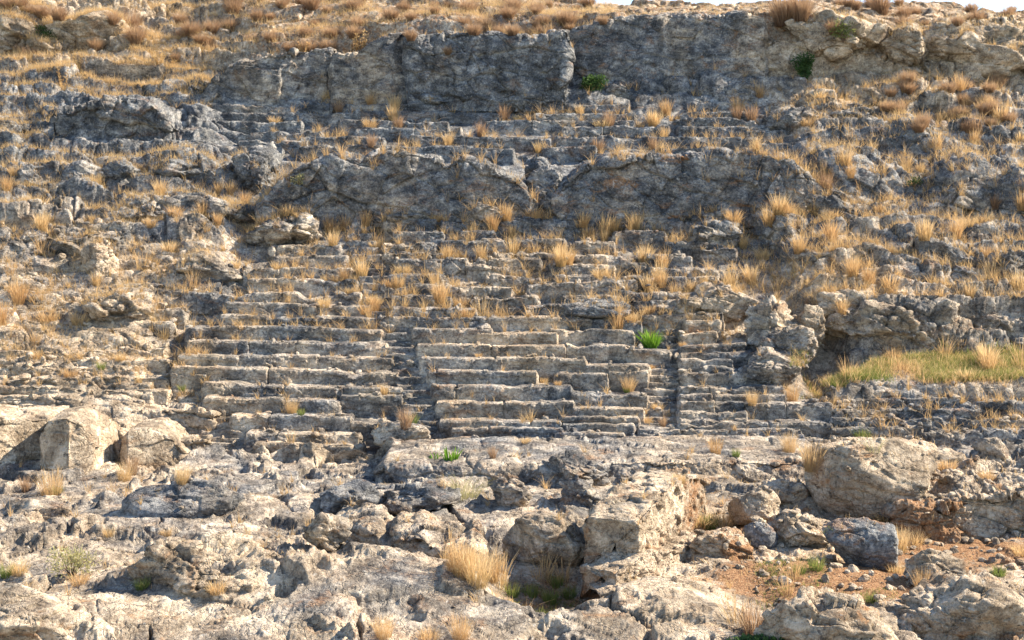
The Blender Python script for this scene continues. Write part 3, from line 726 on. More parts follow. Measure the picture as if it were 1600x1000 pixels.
# ---- boulders lying on the ground
B = [
 # label, px, foot, w, h, seed, kw
 ('huge pale boulder, the biggest of the loose rocks', 1362, 812, 212, 116, 5, dict(sub=6, dr=.8, tone=.5, yoff=-.25, planes=26, ochre=.1, amp=.03, sink=.1)),
 ('dark blue-grey boulder with white veins propped on the earth mound', 1342, 886, 116, 72, 14, dict(sub=6, dr=.7, tone=-1.25, planes=16, sharp=16, amp=.025, ochre=-.2)),
 ('tan block balanced on a pillar of earth', 1181, 828, 80, 60, 9, dict(sub=6, dr=.75, tone=.5, yoff=-.15, planes=10, amp=.03, ochre=.3, sink=.0, zup=1)),
 ('small angular grey stone leaning on the earth pillar', 1186, 862, 56, 42, 31, dict(sub=5, dr=.7, tone=-.9, yoff=-.35, planes=9, sharp=20, amp=.02)),
 ('cream boulder with a cracked top beside the dark boulder', 1462, 924, 96, 62, 17, dict(sub=6, tone=.25, ochre=.3, amp=.06)),
 ('large rounded grey-white rock overhanging the grassy pit', 852, 892, 140, 82, 23, dict(sub=6, dr=.9, tone=-.05, amp=.05, planes=14)),
 ('rounded pitted rock at the left end of the undercut slab', 512, 862, 76, 52, 41, dict(sub=5, tone=0, amp=.07)),
 ('brown boulder in the bottom corner of the bedrock', 45, 1012, 200, 74, 43, dict(sub=6, sink=.9, tone=.1, ochre=.3, amp=.05)),
 ('cream sunlit hump of rock with holes in its flank', 330, 925, 230, 66, 47, dict(sub=6, dr=.6, sink=1., tone=.22, amp=.08, planes=12)),
 ('second cream hump of rock touching the one with holes', 270, 908, 130, 54, 48, dict(sub=6, dr=.6, sink=1., tone=.22, amp=.08, planes=12)),
 ('smooth blue-grey whaleback of rock below the left benches', 285, 806, 190, 44, 53, dict(sub=6, dr=.6, sink=1., tone=-.3, amp=.04, planes=12)),
 ('flat pale rock at the edge of the picture below the thorny plant', 50, 812, 130, 26, 59, dict(sub=5, dr=.5, sink=1., tone=.0, amp=.05)),
 ('long cream outcrop at the bottom edge with a pitted top', 1500, 1000, 220, 84, 61, dict(sub=6, dr=.7, sink=.8, tone=.3, ochre=.3, amp=.06)),
 ('tan outcrop at the bottom edge behind the leafy shrub', 1285, 1030, 210, 80, 67, dict(sub=6, dr=.8, sink=.9, tone=.25, ochre=.4, amp=.07)),
 ('grey knob of rock in front of the foot of the benches', 905, 800, 60, 54, 73, dict(sub=5, tone=-.1, amp=.09)),
 ('white knobbly rock above the grassy pit', 800, 796, 60, 44, 79, dict(sub=5, tone=-.05, amp=.08)),
 ('rugged grey-cream rock at the head of the ruined wall', 900, 762, 100, 42, 83, dict(sub=6, tone=-.1, amp=.1)),
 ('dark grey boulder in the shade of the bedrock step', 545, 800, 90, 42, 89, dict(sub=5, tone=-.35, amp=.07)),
 ('low broken rock beside the dark shaded boulder', 655, 800, 120, 36, 97, dict(sub=5, tone=-.05, amp=.09)),
 ('rounded whitish stone at the lower end of the long stairway', 625, 700, 90, 36, 101, dict(sub=5, tone=.2, amp=.07)),
 ('reddish rock behind the balanced tan block', 1222, 800, 90, 44, 103, dict(sub=5, tone=.1, ochre=.6, soil=.15, amp=.07)),
 ('rough earthy rock between the balanced block and the dark boulder', 1255, 868, 120, 54, 107, dict(sub=6, tone=.1, ochre=.15, amp=.08)),
 ('upright split stone at the right edge by the benches', 1556, 748, 60, 64, 109, dict(sub=5, tone=.1, ochre=.2, amp=.06)),
 ('leaning grey stone beside the upright split stone', 1530, 745, 34, 40, 113, dict(sub=5, tone=-.3, amp=.04)),
 ('tan lump of conglomerate behind the huge pale boulder', 1470, 752, 110, 36, 127, dict(sub=5, tone=.2, ochre=.5, amp=.07)),
 ('pile of red-brown rubble stone on the bank', 1130, 880, 90, 40, 131, dict(sub=5, tone=0, ochre=.6, soil=.3, amp=.1)),
]
for lab, px, fy, w, h, s_, kw in B:
    kw = dict(kw); zup = kw.pop('zup', 0)
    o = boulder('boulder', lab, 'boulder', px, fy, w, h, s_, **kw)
# the pillar of earth under the balanced block
P, fc = boulder_mesh(at(1180, 862, True) + Vector((0, .25, -.05)), .62, .6, .52, 77, sub=5, planes=12, amp=.08)
tag(new_mesh('earth_pillar', P, fc, ROCK, rock_attrs(P, 0, .9, .4), origin=tuple(P.mean(0))), 'short pillar of reddish earth carrying the balanced tan block', 'earth pillar')

# ---- outcrops that break out of the slope
O = [
 ('hulking grey outcrop above the shaded gully at left', 292, 286, 170, 52, 201, dict(tone=-.2)), ('rounded dark outcrop next to the mouth of the gully', 400, 282, 76, 58, 202, dict(tone=-.1)),
 ('smooth leaning slab at the head of the gully', 403, 262, 56, 34, 203, dict(tone=-.15)), ('pale pointed boulder among straw on the left slope', 66, 302, 76, 46, 204, dict(tone=.05)),
 ('flat grey boulder next to the pale pointed one', 128, 298, 70, 42, 205, dict(tone=-.1)), ('angular grey boulder leaning uphill of the straw patch', 180, 290, 96, 36, 206, dict(tone=-.2)),
 ('long low whitish outcrop under the gully mouth', 262, 336, 150, 36, 207, dict(tone=.1)), ('humped pale outcrop at the end of the long whitish one', 362, 338, 96, 28, 208, dict(tone=.12)),
 ('big split grey outcrop on the right slope', 1350, 330, 150, 95, 209, dict(tone=-.1, planes=18)), ('steep fractured outcrop at the right edge of the slope', 1490, 340, 150, 105, 210, dict(tone=-.05, planes=18)),
 ('dark bedded outcrop under the fractured one', 1580, 350, 110, 90, 211, dict(tone=-.15)), ('jagged slate-coloured outcrop at the top of the right slope', 1440, 235, 120, 55, 212, dict(tone=.0)),
 ('pale rounded crag on the skyline over the leaning cliff block', 1312, 82, 138, 70, 213, dict(tone=.5, yoff=-.9, sink=.2, soil=-.3)), ('smaller cream crag beside the pale rounded skyline crag', 1412, 88, 70, 54, 214, dict(tone=.5, yoff=-.9, sink=.2)),
 ('cream boulder below the skyline at the top left', 135, 84, 150, 66, 215, dict(tone=.25, yoff=-.5, sink=.2)), ('pale round rock at the top left edge', 20, 84, 150, 84, 216, dict(tone=.3, yoff=-.5, sink=.2)), ('small cream rock under the top left boulder', 78, 92, 66, 36, 217, dict(tone=.25, yoff=-.6, sink=.2)),
 ('large knobbly outcrop left of the hollow', 1208, 540, 96, 72, 218, dict(tone=.12, amp=.09)), ('tall sunlit block at the mouth of the hollow', 1258, 545, 58, 66, 219, dict(tone=.3, amp=.08)),
 ('massive pitted outcrop roofing the hollow', 1398, 556, 160, 82, 220, dict(tone=.14, amp=.10)), ('grey hump on top of the hollowed outcrop', 1325, 500, 130, 44, 221, dict(tone=.18, amp=.09, yoff=-.55)),
 ('whitish crest of rock above the hollow', 1345, 455, 90, 28, 222, dict(tone=.1, amp=.08)), ('rough rock at the right end of the hollowed outcrop', 1450, 550, 80, 80, 223, dict(tone=-.05, amp=.10)),
 ('flat-topped pale block above the meadow', 1556, 520, 100, 40, 224, dict(tone=.1, planes=10)), ('low pale rocks along the upper edge of the meadow', 1530, 548, 130, 26, 225, dict(tone=.08)),
 ('rounded outcrop closing the right wedge of seats', 1228, 562, 80, 50, 226, dict(tone=.0, amp=.08)), ('lumpy rock at the upper corner of the right benches', 1205, 590, 90, 42, 227, dict(tone=.05, amp=.08)),
 ('dark knobbly outcrop on the right middle slope', 1290, 420, 130, 45, 228, dict(tone=-.1, amp=.1)), ('blue-grey outcrop below the wide pitted face', 1225, 372, 120, 40, 229, dict(tone=-.15, amp=.1)),
 ('bulging grey outcrop beside the straw gully', 1480, 430, 120, 60, 230, dict(tone=-.05, amp=.09)), ('dark outcrop at the edge above the meadow', 1575, 440, 80, 50, 231, dict(tone=-.1, amp=.09)),
 ('creamy block with a hollow under it on the left slope', 158, 425, 60, 46, 233, dict(tone=.25, amp=.06)),
 ('bleached slab next to the left worn seats', 330, 425, 110, 30, 234, dict(tone=.2, amp=.05)), ('grey ridge of rock running across the left slope', 140, 385, 170, 34, 235, dict(tone=-.1, amp=.08)),
 ('layered grey rock at the left edge of the slope', 40, 390, 110, 34, 236, dict(tone=-.1, amp=.08)), ('dark mottled outcrop above the pale ledges', 175, 500, 140, 44, 237, dict(tone=-.1, amp=.09)),
 
 ('grey lumpy outcrop above the middle left benches', 440, 372, 120, 34, 240, dict(tone=.0, amp=.09)), ('small white crag beside the long stairway', 470, 366, 56, 30, 241, dict(tone=.12)),
 ('broken rocks filling the gap between the two dark faces', 852, 318, 60, 60, 242, dict(tone=-.1, amp=.1)), ('squat boulder in the gap between the two dark faces', 846, 276, 48, 30, 243, dict(tone=-.05)),
 ('rounded rocks along the edge of the right middle slope', 1120, 372, 90, 30, 244, dict(tone=.0, amp=.09)), ('grey rocks beside the stair of tiny steps', 1240, 200, 90, 30, 245, dict(tone=-.1, amp=.09)),
 ('whitish outcrop among tufts at the right of the upper seats', 1330, 195, 100, 34, 246, dict(tone=.02, amp=.1)), ('cracked outcrop on the slope under the leaning block', 1360, 165, 90, 34, 247, dict(tone=.05, amp=.1)),
 ('two-coloured rock in the straw at upper left', 230, 215, 110, 40, 248, dict(tone=-.05, amp=.09)), ('dark rock with straw around it at upper left', 215, 95, 110, 46, 249, dict(tone=-.1, amp=.08)),
 ('low bedded rock at the left edge of the upper slope', 25, 215, 80, 30, 250, dict(tone=.0, amp=.09)), ('grey outcrop among the brown bushes at the top', 330, 75, 110, 30, 251, dict(tone=-.05, amp=.09)),
 ('rounded dark shoulder closing the left end of the long black-grey face', 436, 336, 70, 46, 260, dict(tone=-.05)), ('low broken rocks under the middle of the long black-grey face', 640, 338, 130, 22, 261, dict(tone=.0, amp=.1)), ('fallen block at the right foot of the long black-grey face', 760, 340, 70, 24, 262, dict(tone=.05, amp=.09)),
 ('tilted slab leaning on the left end of the wide pitted face', 905, 336, 60, 60, 263, dict(tone=-.05, planes=9)), ('broken shoulder at the right end of the wide pitted face', 1300, 345, 90, 62, 264, dict(tone=.0, amp=.1)), ('low rocks under the middle of the wide pitted face', 1080, 340, 120, 22, 265, dict(tone=.0, amp=.1)),
 ('rough block at the low tip of the tapering cliff', 322, 152, 80, 36, 266, dict(tone=.05, amp=.09)), ('rubble heap of rock under the folded cliff', 700, 158, 120, 24, 267, dict(tone=.0, amp=.1)), ('rounded ledge rock under the right part of the folded cliff', 820, 158, 110, 30, 268, dict(tone=-.05, amp=.09)),
 ('bulge of rock on the brow over the folded cliff', 770, 64, 120, 26, 269, dict(tone=.05, amp=.09)), ('knob of rock on the brow left of the white edge', 850, 62, 70, 26, 270, dict(tone=.1, amp=.09)), ('grey rock low in the corner beside the green cliff bush', 965, 144, 60, 24, 271, dict(tone=-.05, amp=.08)), ('stepped rock under the diagonal cliff crack', 1160, 150, 80, 24, 272, dict(tone=.0, amp=.08)),
 ('grey rock spilling from the right end of the leaning block', 1400, 132, 90, 40, 273, dict(tone=.05, amp=.1)), ('pale rock shelf above the reddish steps', 1090, 486, 80, 22, 274, dict(tone=.2, ochre=.2, amp=.07)), ('broad cream crag at the right edge of the skyline', 1560, 112, 150, 74, 280, dict(tone=.5, yoff=-.9, sink=.2)), ('cream crag between the rounded skyline crag and the right edge', 1478, 104, 110, 66, 281, dict(tone=.5, yoff=-.8, sink=.2)), ('cream knob of rock right over the hanging green bush', 1262, 62, 80, 36, 282, dict(tone=.5, yoff=-.6, sink=.2)), ('pink-tinged rock above the short stairway', 1130, 478, 100, 34, 252, dict(tone=.15, ochre=.3, amp=.07)), ('blue-black rock beside the oleander bush', 925, 495, 110, 26, 253, dict(tone=-.4, amp=.06)),
]
for lab, px, fy, w, h, s_, kw in O:
    kw = dict(dict(dr=.9, sub=6, amp=.075, sink=.6, planes=15), **kw)
    boulder('rock_outcrop', lab, 'rock outcrop', px, fy, w, h, s_, **kw)
# ------------------------------------------------------------------ grass and plants
DG = bpy.context.evaluated_depsgraph_get()
def cast(o, d):
    ok, loc, n, _i, ob, _m = SC.ray_cast(DG, o, d)
    return (loc, n, ob) if ok else (None, None, None)
def ground_at(x, y):
    return cast(Vector((x, y, 30)), Vector((0, 0, -1)))
def spot(px, py, fwd=.10):
    """the ground seen at a picture point: on a steep face, the ledge at its foot"""
    loc, n, ob = cast(Vector((0, 0, 0)), Vector(((px - CX) / F, 1, (HY - py) / F)))
    if loc is None: return None, None
    if n.z < .6:
        l2, n2, o2 = cast(loc + Vector((0, -fwd, .02)), Vector((0, 0, -1)))
        if l2 is not None and (l2 - loc).length < 1.2: return l2, n2
    return loc, n

def blades(R, out, hgt, lean, wid, nseg=3, rs=None, seedhead=0.):
    """R roots (n,3); out (n,2) which way they bend; tapering strips of nseg pieces"""
    n = len(R); side = np.stack([-out[:, 1], out[:, 0]], 1)
    a = rs.rand(n) * 3.14; side = np.stack([np.cos(a), np.sin(a)], 1)
    V = np.zeros((n, 2 * nseg + 1, 3)); hh = np.zeros((n, 2 * nseg + 1))
    for k in range(nseg + 1):
        t = k / nseg
        c = R.copy()
        c[:, :2] += out * (hgt * lean * (t * .45 + .55 * t ** 2))[:, None]
        c[:, 2] += hgt * t * (1 - .28 * lean * t)
        w = wid * (1 - .55 * t) * .5
        if seedhead and k == nseg - 1: w = w * (1 + seedhead)
        if k < nseg:
            V[:, 2 * k, :] = c; V[:, 2 * k + 1, :] = c
            V[:, 2 * k, :2] += side * w[:, None]; V[:, 2 * k + 1, :2] -= side * w[:, None]
            hh[:, 2 * k:2 * k + 2] = t
        else:
            V[:, 2 * k, :] = c; hh[:, 2 * k] = 1
    T = []
    for k in range(nseg - 1):
        T += [[2 * k, 2 * k + 1, 2 * k + 3], [2 * k, 2 * k + 3, 2 * k + 2]]
    k = nseg - 1; T += [[2 * k, 2 * k + 1, 2 * k + 2]]
    T = np.array(T); Fc = (np.arange(n)[:, None, None] * (2 * nseg + 1) + T[None]).reshape(-1, 3)
    rr = np.repeat(rs.rand(n)[:, None], 2 * nseg + 1, 1)
    return V.reshape(-1, 3), Fc, {'h': hh.ravel(), 'r': rr.ravel()}

def tuft_mesh(seed, n=90, spread=.09, h=.45, lean=(.05, .55), wid=.010, nseg=3, seedhead=.8):
    rs = np.random.RandomState(seed)
    a = rs.rand(n) * 6.283; q = np.sqrt(rs.rand(n)) * spread
    R = np.stack([np.cos(a) * q, np.sin(a) * q, np.full(n, -.04)], 1)
    a2 = a + rs.normal(0, .6, n); out = np.stack([np.cos(a2), np.sin(a2)], 1)
    H = h * rs.uniform(.45, 1.05, n); L = rs.uniform(lean[0], lean[1], n) * (.5 + .5 * q / spread)
    return blades(R, out, H, L, wid * rs.uniform(.7, 1.3, n), nseg, rs, seedhead)

def ball_mesh(seed, n=640, r=.3):
    """dry spiny scrub: blades that radiate from the root to a rough dome"""
    rs = np.random.RandomState(seed)
    a = rs.rand(n) * 6.283; out = np.stack([np.cos(a), np.sin(a)], 1)
    q = np.sqrt(rs.rand(n)) * r * .55
    R = np.stack([np.cos(a) * q, np.sin(a) * q, np.full(n, -.05)], 1)
    L = rs.uniform(.05, .8, n); H = r * rs.uniform(1.1, 2.3, n) * (1 - .3 * L)
    return blades(R, out, H, L, .0085 * rs.uniform(.7, 1.3, n), 3, rs, .4)

PROTO = {}
def proto(key, i, maker, mat, name):
    k = (key, i)
    if k not in PROTO:
        V, Fc, A = maker(1000 + hash(key) % 1 + i * 13 + len(key)); o = new_mesh(name, V, Fc, mat, A, smooth=False)
        PROTO[k] = [o, False]
    return PROTO[k]
def plant_copy(key, nvar, maker, mat, name, loc, s, label, cat, group, sz=1.):
    i = random.randrange(nvar); p = proto(key, i, maker, mat, name)
    if not p[1]: o = p[0]; p[1] = True
    else: o = p[0].copy(); COL.objects.link(o)
    o.location = loc; o.rotation_euler = (random.uniform(-.08, .08), random.uniform(-.08, .08), random.uniform(0, 6.28)); o.scale = (s, s, s * sz)
    for k_ in ('label', 'category', 'group'):
        if k_ in o: del o[k_]
    tag(o, label, cat, group)
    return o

TALL = lambda s: tuft_mesh(s, 170, .10, .55, (.05, .6), .0062)
SHORT = lambda s: tuft_mesh(s, 200, .15, .33, (.1, .9), .006)
WISP = lambda s: tuft_mesh(s, 60, .1, .55, (.05, .7), .005)
MIXG = lambda s: tuft_mesh(s, 160, .11, .34, (.1, .8), .0075, 3, 0)
NEAR = lambda s: tuft_mesh(s, 330, .13, .55, (.05, .6), .0034, 4)
KINDS = {'near': (NEAR, STRAW, 4), 'tall': (TALL, STRAW, 5), 'short': (SHORT, STRAW, 5), 'wisp': (WISP, STRAW, 4), 'rust': (TALL, BROWN, 3), 'green': (MIXG, GREEN, 3)}

def tufts(area, count, kinds, size, label, group, name='grass_tuft', cat='grass tuft', seed=1, tries=3, minz=.2):
    count = int(count * .58); rs = random.Random(seed); got = 0; x0, y0, x1, y1 = area
    for _ in range(count * tries):
        if got >= count: break
        px, py = rs.uniform(x0, x1), rs.uniform(y0, y1)
        loc, n = spot(px, py)
        if loc is None or n.z < minz: continue
        k = rs.choice(kinds); mk, mat, nv = KINDS[k]
        plant_copy(k, nv, mk, mat, name, loc, rs.uniform(*size) * 1.15, label, cat, group); got += 1

tufts((420, 148, 860, 236), 26, ['tall', 'short', 'tall', 'rust'], (.75, 1.2), 'golden tuft of dry grass on the upper benches below the pale and folded cliffs', 'tufts on the upper benches, left part', seed=2)
tufts((860, 140, 1200, 236), 24, ['tall', 'tall', 'short', 'rust'], (.75, 1.2), 'golden tuft of dry grass on the upper benches below the broad dark cliff', 'tufts on the upper benches, right part', seed=3)
tufts((410, 328, 860, 348), 22, ['tall', 'tall', 'short'], (.8, 1.3), 'straw tuft standing along the foot of the long black-grey rock face', 'tufts along the foot of the long dark face', seed=4)
tufts((860, 328, 1320, 350), 24, ['tall', 'tall', 'short'], (.8, 1.3), 'straw tuft standing along the foot of the wide pitted rock face', 'tufts along the foot of the pitted face', seed=5)
tufts((560, 350, 850, 500), 34, ['tall', 'tall', 'short', 'wisp'], (.75, 1.25), 'dry grass tuft on the overgrown middle terrace near the long stairway', 'tufts on the middle terrace, left part', seed=6)
tufts((850, 350, 1140, 500), 34, ['tall', 'tall', 'short', 'wisp'], (.75, 1.25), 'dry grass tuft on the overgrown middle terrace above the oleander bush', 'tufts on the middle terrace, right part', seed=7)
tufts((0, 250, 420, 345), 26, ['short', 'tall'], (.8, 1.3), 'straw tuft between the boulders of the left upper slope', 'tufts between the left boulders', seed=8)
tufts((0, 345, 330, 550), 30, ['short', 'tall', 'short', 'wisp'], (.8, 1.3), 'straw tuft on the left middle slope of bleached rock', 'tufts on the left middle slope', seed=9)
tufts((330, 350, 560, 480), 16, ['tall', 'short', 'wisp'], (.7, 1.1), 'dry tuft on the worn benches at the top of the left wedge', 'tufts at the top of the left wedge', seed=10)
tufts((1260, 140, 1600, 330), 40, ['short', 'tall', 'rust'], (.8, 1.4), 'golden tuft on the rocky right upper slope', 'tufts on the right upper slope', seed=11)
tufts((1140, 340, 1600, 490), 34, ['short', 'tall', 'tall'], (.8, 1.3), 'golden tuft on the dark rocks of the right middle slope', 'tufts on the right middle slope', seed=12)
tufts((1240, 540, 1600, 596), 22, ['tall', 'short', 'wisp'], (.9, 1.4), 'tall straw tuft in the meadow under the hollowed outcrop', 'tufts in the meadow', seed=13)
HERO = [  # px, py of the foot, kind, scale, label
 (1238, 626, 'near', 1.15, 'upright golden tuft on a bench right of the narrow wedge'), (1175, 632, 'near', .95, 'reddish slim tuft on the narrow benches'), (1268, 706, 'near', 1.5, 'tallest golden grass clump at the end of the right benches'),
 (1232, 706, 'near', 1.2, 'golden grass clump beside the tallest one at the right benches'), (1345, 676, 'green', 1.5, 'green and yellow tuft under the crumbled brown ledges'), (1118, 708, 'near', 1., 'straw tuft at the foot of the right benches'), (1150, 712, 'green', .8, 'small green tuft at the foot of the right benches'),
 (982, 612, 'near', 1.1, 'fan-shaped tuft with a green heart on the square bench block'), (980, 613, 'green', .7, 'green heart of the fan-shaped tuft on the square bench block'), (1018, 566, 'short', .6, 'small orange tuft beside the oleander bush'), (1066, 528, 'short', .7, 'orange tuft on the reddish steps'),
 (600, 616, 'near', .7, 'thin tuft at the end of a left bench by the long stairway'), (634, 668, 'rust', 1.3, 'brown weedy clump low on the long stairway'), (645, 660, 'green', 1.1, 'dark green clump low on the long stairway'), (628, 680, 'short', 1., 'yellow grass under the weedy clump on the long stairway'), (456, 646, 'near', 1., 'orange tuft on a left bench'), (470, 648, 'green', .8, 'greenish tuft beside the orange one on a left bench'),
 (455, 692, 'wisp', .9, 'thin weed behind the tan cut block'), (285, 610, 'green', .8, 'mossy green tuft on the shaded side stairway'), (828, 660, 'wisp', 1., 'dry bent wisp on the middle wedge'), (822, 692, 'short', .7, 'pale dry weed low on the middle wedge'), (770, 716, 'rust', .7, 'small brown weed at the foot of the middle wedge'), (748, 540, 'short', .6, 'little tuft on the bench edge left of the white slab'),
 (112, 576, 'short', 1.2, 'orange grass patch under the mottled outcrop'), (160, 574, 'green', 1., 'green-gold grass patch under the mottled outcrop'), (190, 560, 'short', 1., 'orange grass patch next to the green-gold one'), (60, 556, 'short', 1., 'yellow tuft on the bleached left edge'),
 (84, 770, 'near', 1.6, 'big fan of golden grass in front of the cream rock step'), (88, 772, 'green', 1., 'green base of the big fan of golden grass'), (40, 768, 'rust', .9, 'rust-brown weed beside the big golden fan'), (194, 752, 'near', 1.1, 'orange ragged plant in front of the grey brown block'), (205, 742, 'rust', 1.2, 'tall rusty plant by the grey brown block'), (285, 754, 'near', 1.0, 'bright straw tuft on the bedrock edge below the left benches'),
 (1028, 640, 'short', .9, 'brown weeds at the foot of the short stairway'), (1010, 655, 'short', .9, 'orange weeds low on the short stairway'), (1035, 665, 'rust', .7, 'brown bushy weeds filling the short stairway'), (700, 560, 'wisp', .5, 'thin stalk on a middle bench'), (850, 598, 'short', .7, 'orange weeds in the broken middle bench'), (872, 600, 'short', .6, 'second orange weed in the broken middle bench'),
 (725, 900, 'near', 1.4, 'leaning golden clump at the mouth of the pit'), (745, 912, 'near', 1.45, 'tallest golden clump rising from the pit'), (765, 905, 'near', 1.4, 'golden clump at the right of the tallest one in the pit'), (712, 890, 'near', 1.3, 'outermost golden clump by the undercut slab'), (780, 915, 'wisp', 1.6, 'sparse long stalks in the pit'), (850, 905, 'wisp', 1.4, 'thin stalks under the overhanging rock'), (880, 910, 'wisp', 1.2, 'thin stalks at the right end of the pit'),
 (830, 930, 'green', 1.0, 'green grass at the front of the pit'), (800, 930, 'green', 1., 'green grass at the left of the pit floor'), (860, 940, 'green', 1.1, 'lush green grass at the lip of the pit'), (890, 925, 'green', 1., 'green grass at the right of the pit floor'), (870, 915, 'green', 1., 'green grass in the shade of the pit'),
 (600, 998, 'near', .9, 'rust tuft at the bottom edge'), (720, 1000, 'near', 1., 'straw tuft at the bottom edge'), (670, 1002, 'short', 1., 'low straw at the bottom edge'), (1175, 985, 'rust', 1.4, 'tall brown stalks behind the leafy shrub'), (1150, 975, 'wisp', 1.3, 'sparse brown stalks left of the leafy shrub'),
 (1110, 826, 'green', 1.4, 'light green grass between the ruined wall and the balanced block'), (1092, 826, 'short', 1.6, 'yellow grass beside the light green patch'), (1128, 824, 'short', 1.5, 'yellow grass touching the balanced block'), (1380, 816, 'short', 1.2, 'straw under the huge pale boulder'), (1405, 862, 'near', 1.2, 'golden grass at the right side of the dark boulder'), (1425, 850, 'short', 1.3, 'yellow grass up the bank from the dark boulder'),
 (1275, 890, 'green', 1.1, 'green grass in the shade left of the dark boulder'), (1250, 896, 'green', .9, 'green grass further left in the shade'), (1440, 905, 'near', 1., 'dry stalks in front of the cracked cream boulder'), (1400, 895, 'short', .9, 'pale grass between the two smaller boulders'), (1230, 930, 'wisp', 1., 'weed on the shaded earth'), (1360, 940, 'green', .8, 'thin green grass on the earth slope'),
 (225, 885, 'green', .9, 'green sprout between the cream humps'), (170, 836, 'short', .8, 'orange weed on the bedrock under the whaleback'), (260, 836, 'short', .7, 'weed on the bedrock right of the whaleback'), (10, 900, 'green', 1., 'dark green grass at the left edge'), (30, 895, 'short', 1., 'straw at the left edge of the bedrock'), (125, 912, 'short', .9, 'orange weed between the corner boulder and the hump'), (340, 925, 'short', .9, 'orange weed at the foot of the cream hump'),
 (1240, 905, 'wisp', 1.2, 'dry seed stalks beside the rough earthy rock'), (1060, 748, 'short', .8, 'small weed by the rock bank'), (1540, 745, 'short', 1., 'straw at the foot of the split stone'), (1480, 735, 'short', 1.2, 'yellow grass below the right rubble'), (1590, 860, 'short', 1., 'straw at the right edge of the earth'), (1560, 900, 'green', .9, 'thin green growth at the right edge'),
]
for px, py, k, s, lab in HERO:
    loc, n = spot(px, py)
    if loc is None: continue
    mk, mat, nv = KINDS[k]
    plant_copy(k, nv, mk, mat, 'grass_tuft', loc, s * .85, lab, 'grass tuft', None)

# brown scrub along the skyline and on the upper slopes
def scrub(area, count, size, label, group, seed):
    rs = random.Random(seed); x0, y0, x1, y1 = area; got = 0
    for _ in range(count * 4):
        if got >= count: break
        px, py = rs.uniform(x0, x1), rs.uniform(y0, y1)
        loc, n = spot(px, py)
        if loc is None or n.z < .5: continue
        plant_copy('scrub', 6, lambda s: ball_mesh(s), BROWN, 'scrub_bush', loc, rs.uniform(*size) * .9, label, 'scrub bush', group, sz=rs.uniform(.8, 1.1)); got += 1
scrub((0, 0, 330, 80), 20, (.8, 1.5), 'round brown scrub bush on the grassy slope at the top left', 'scrub on the top left slope', 31)
scrub((330, 0, 640, 70), 34, (.6, 1.4), 'round brown scrub bush above the low end of the cliff', 'scrub above the low end of the cliff', 32)
scrub((640, 4, 960, 56), 36, (.6, 1.4), 'round brown scrub bush on the brow above the folded cliff', 'scrub above the folded cliff', 33)
scrub((1200, 2, 1600, 40), 18, (.6, 1.2), 'round brown scrub bush among the pale crags of the skyline', 'scrub among the crags', 34)
scrub((1380, 120, 1600, 200), 24, (.7, 1.2), 'brown scrub bush on the slope under the far right crag', 'scrub under the far right crag', 35)
for px, py, s, lab in [(1225, 34, 1.9, 'big brown scrub clump in the notch beside the leaning cliff block'), (1250, 30, 1.6, 'second brown scrub clump in the notch'), (205, 40, 1.5, 'tall reddish scrub bush over the cream boulder'), (1375, 16, 1.4, 'rusty scrub bush crowning the skyline crag')]:
    loc, n = spot(px, py)
    if loc: plant_copy('scrub', 6, lambda s_: ball_mesh(s_), BROWN, 'scrub_bush', loc, s, lab, 'scrub bush', None, sz=1.3)

# the sward nobody could count
def sward(name, label, areas, mat, seed, per=5):
    """areas: (x0,y0,x1,y1 in the picture, clumps, height, spread)"""
    rs = np.random.RandomState(seed); R, O, Hh, L, W = [], [], [], [], []
    for (x0, y0, x1, y1, n, h, spr, *zm) in areas:
        A = [at(a, b) for a, b in ((x0, y0), (x1, y0), (x0, y1), (x1, y1))]
        ya, yb = min(a.y for a in A), max(a.y for a in A)
        for _ in range(int(n * 1.2)):
            y = rs.uniform(ya, yb); px = rs.uniform(x0, x1); x = (px - CX) / F * y
            loc, nn, ob = ground_at(x, y)
            if loc is None or nn.z < .4 or (zm and loc.z > zm[0]): continue
            if perlin(np.array([[x * .55, y * .55, seed]], f32))[0] < (-.25 + rs.rand() * .5 - .25 if per < 12 else -.3): continue
            m = per; a = rs.rand(m) * 6.283; q = rs.rand(m) * spr
            R.append(np.stack([loc.x + np.cos(a) * q, loc.y + np.sin(a) * q, np.full(m, loc.z - .03)], 1))
            a2 = rs.rand(m) * 6.283; O.append(np.stack([np.cos(a2), np.sin(a2)], 1))
            Hh.append(h * rs.uniform(.35, 1.1, m) * rs.uniform(.6, 1.2)); L.append(rs.uniform(.05, 1., m) + (rs.rand(m) < .15) * .8); W.append(.0095 * rs.uniform(.7, 1.3, m))
    V, Fc, At = blades(np.concatenate(R), np.concatenate(O), np.concatenate(Hh), np.concatenate(L), np.concatenate(W), 2, rs)
    o = new_mesh(name, V, Fc, mat, At, smooth=False); o['kind'] = 'stuff'; o['label'] = label
    return o
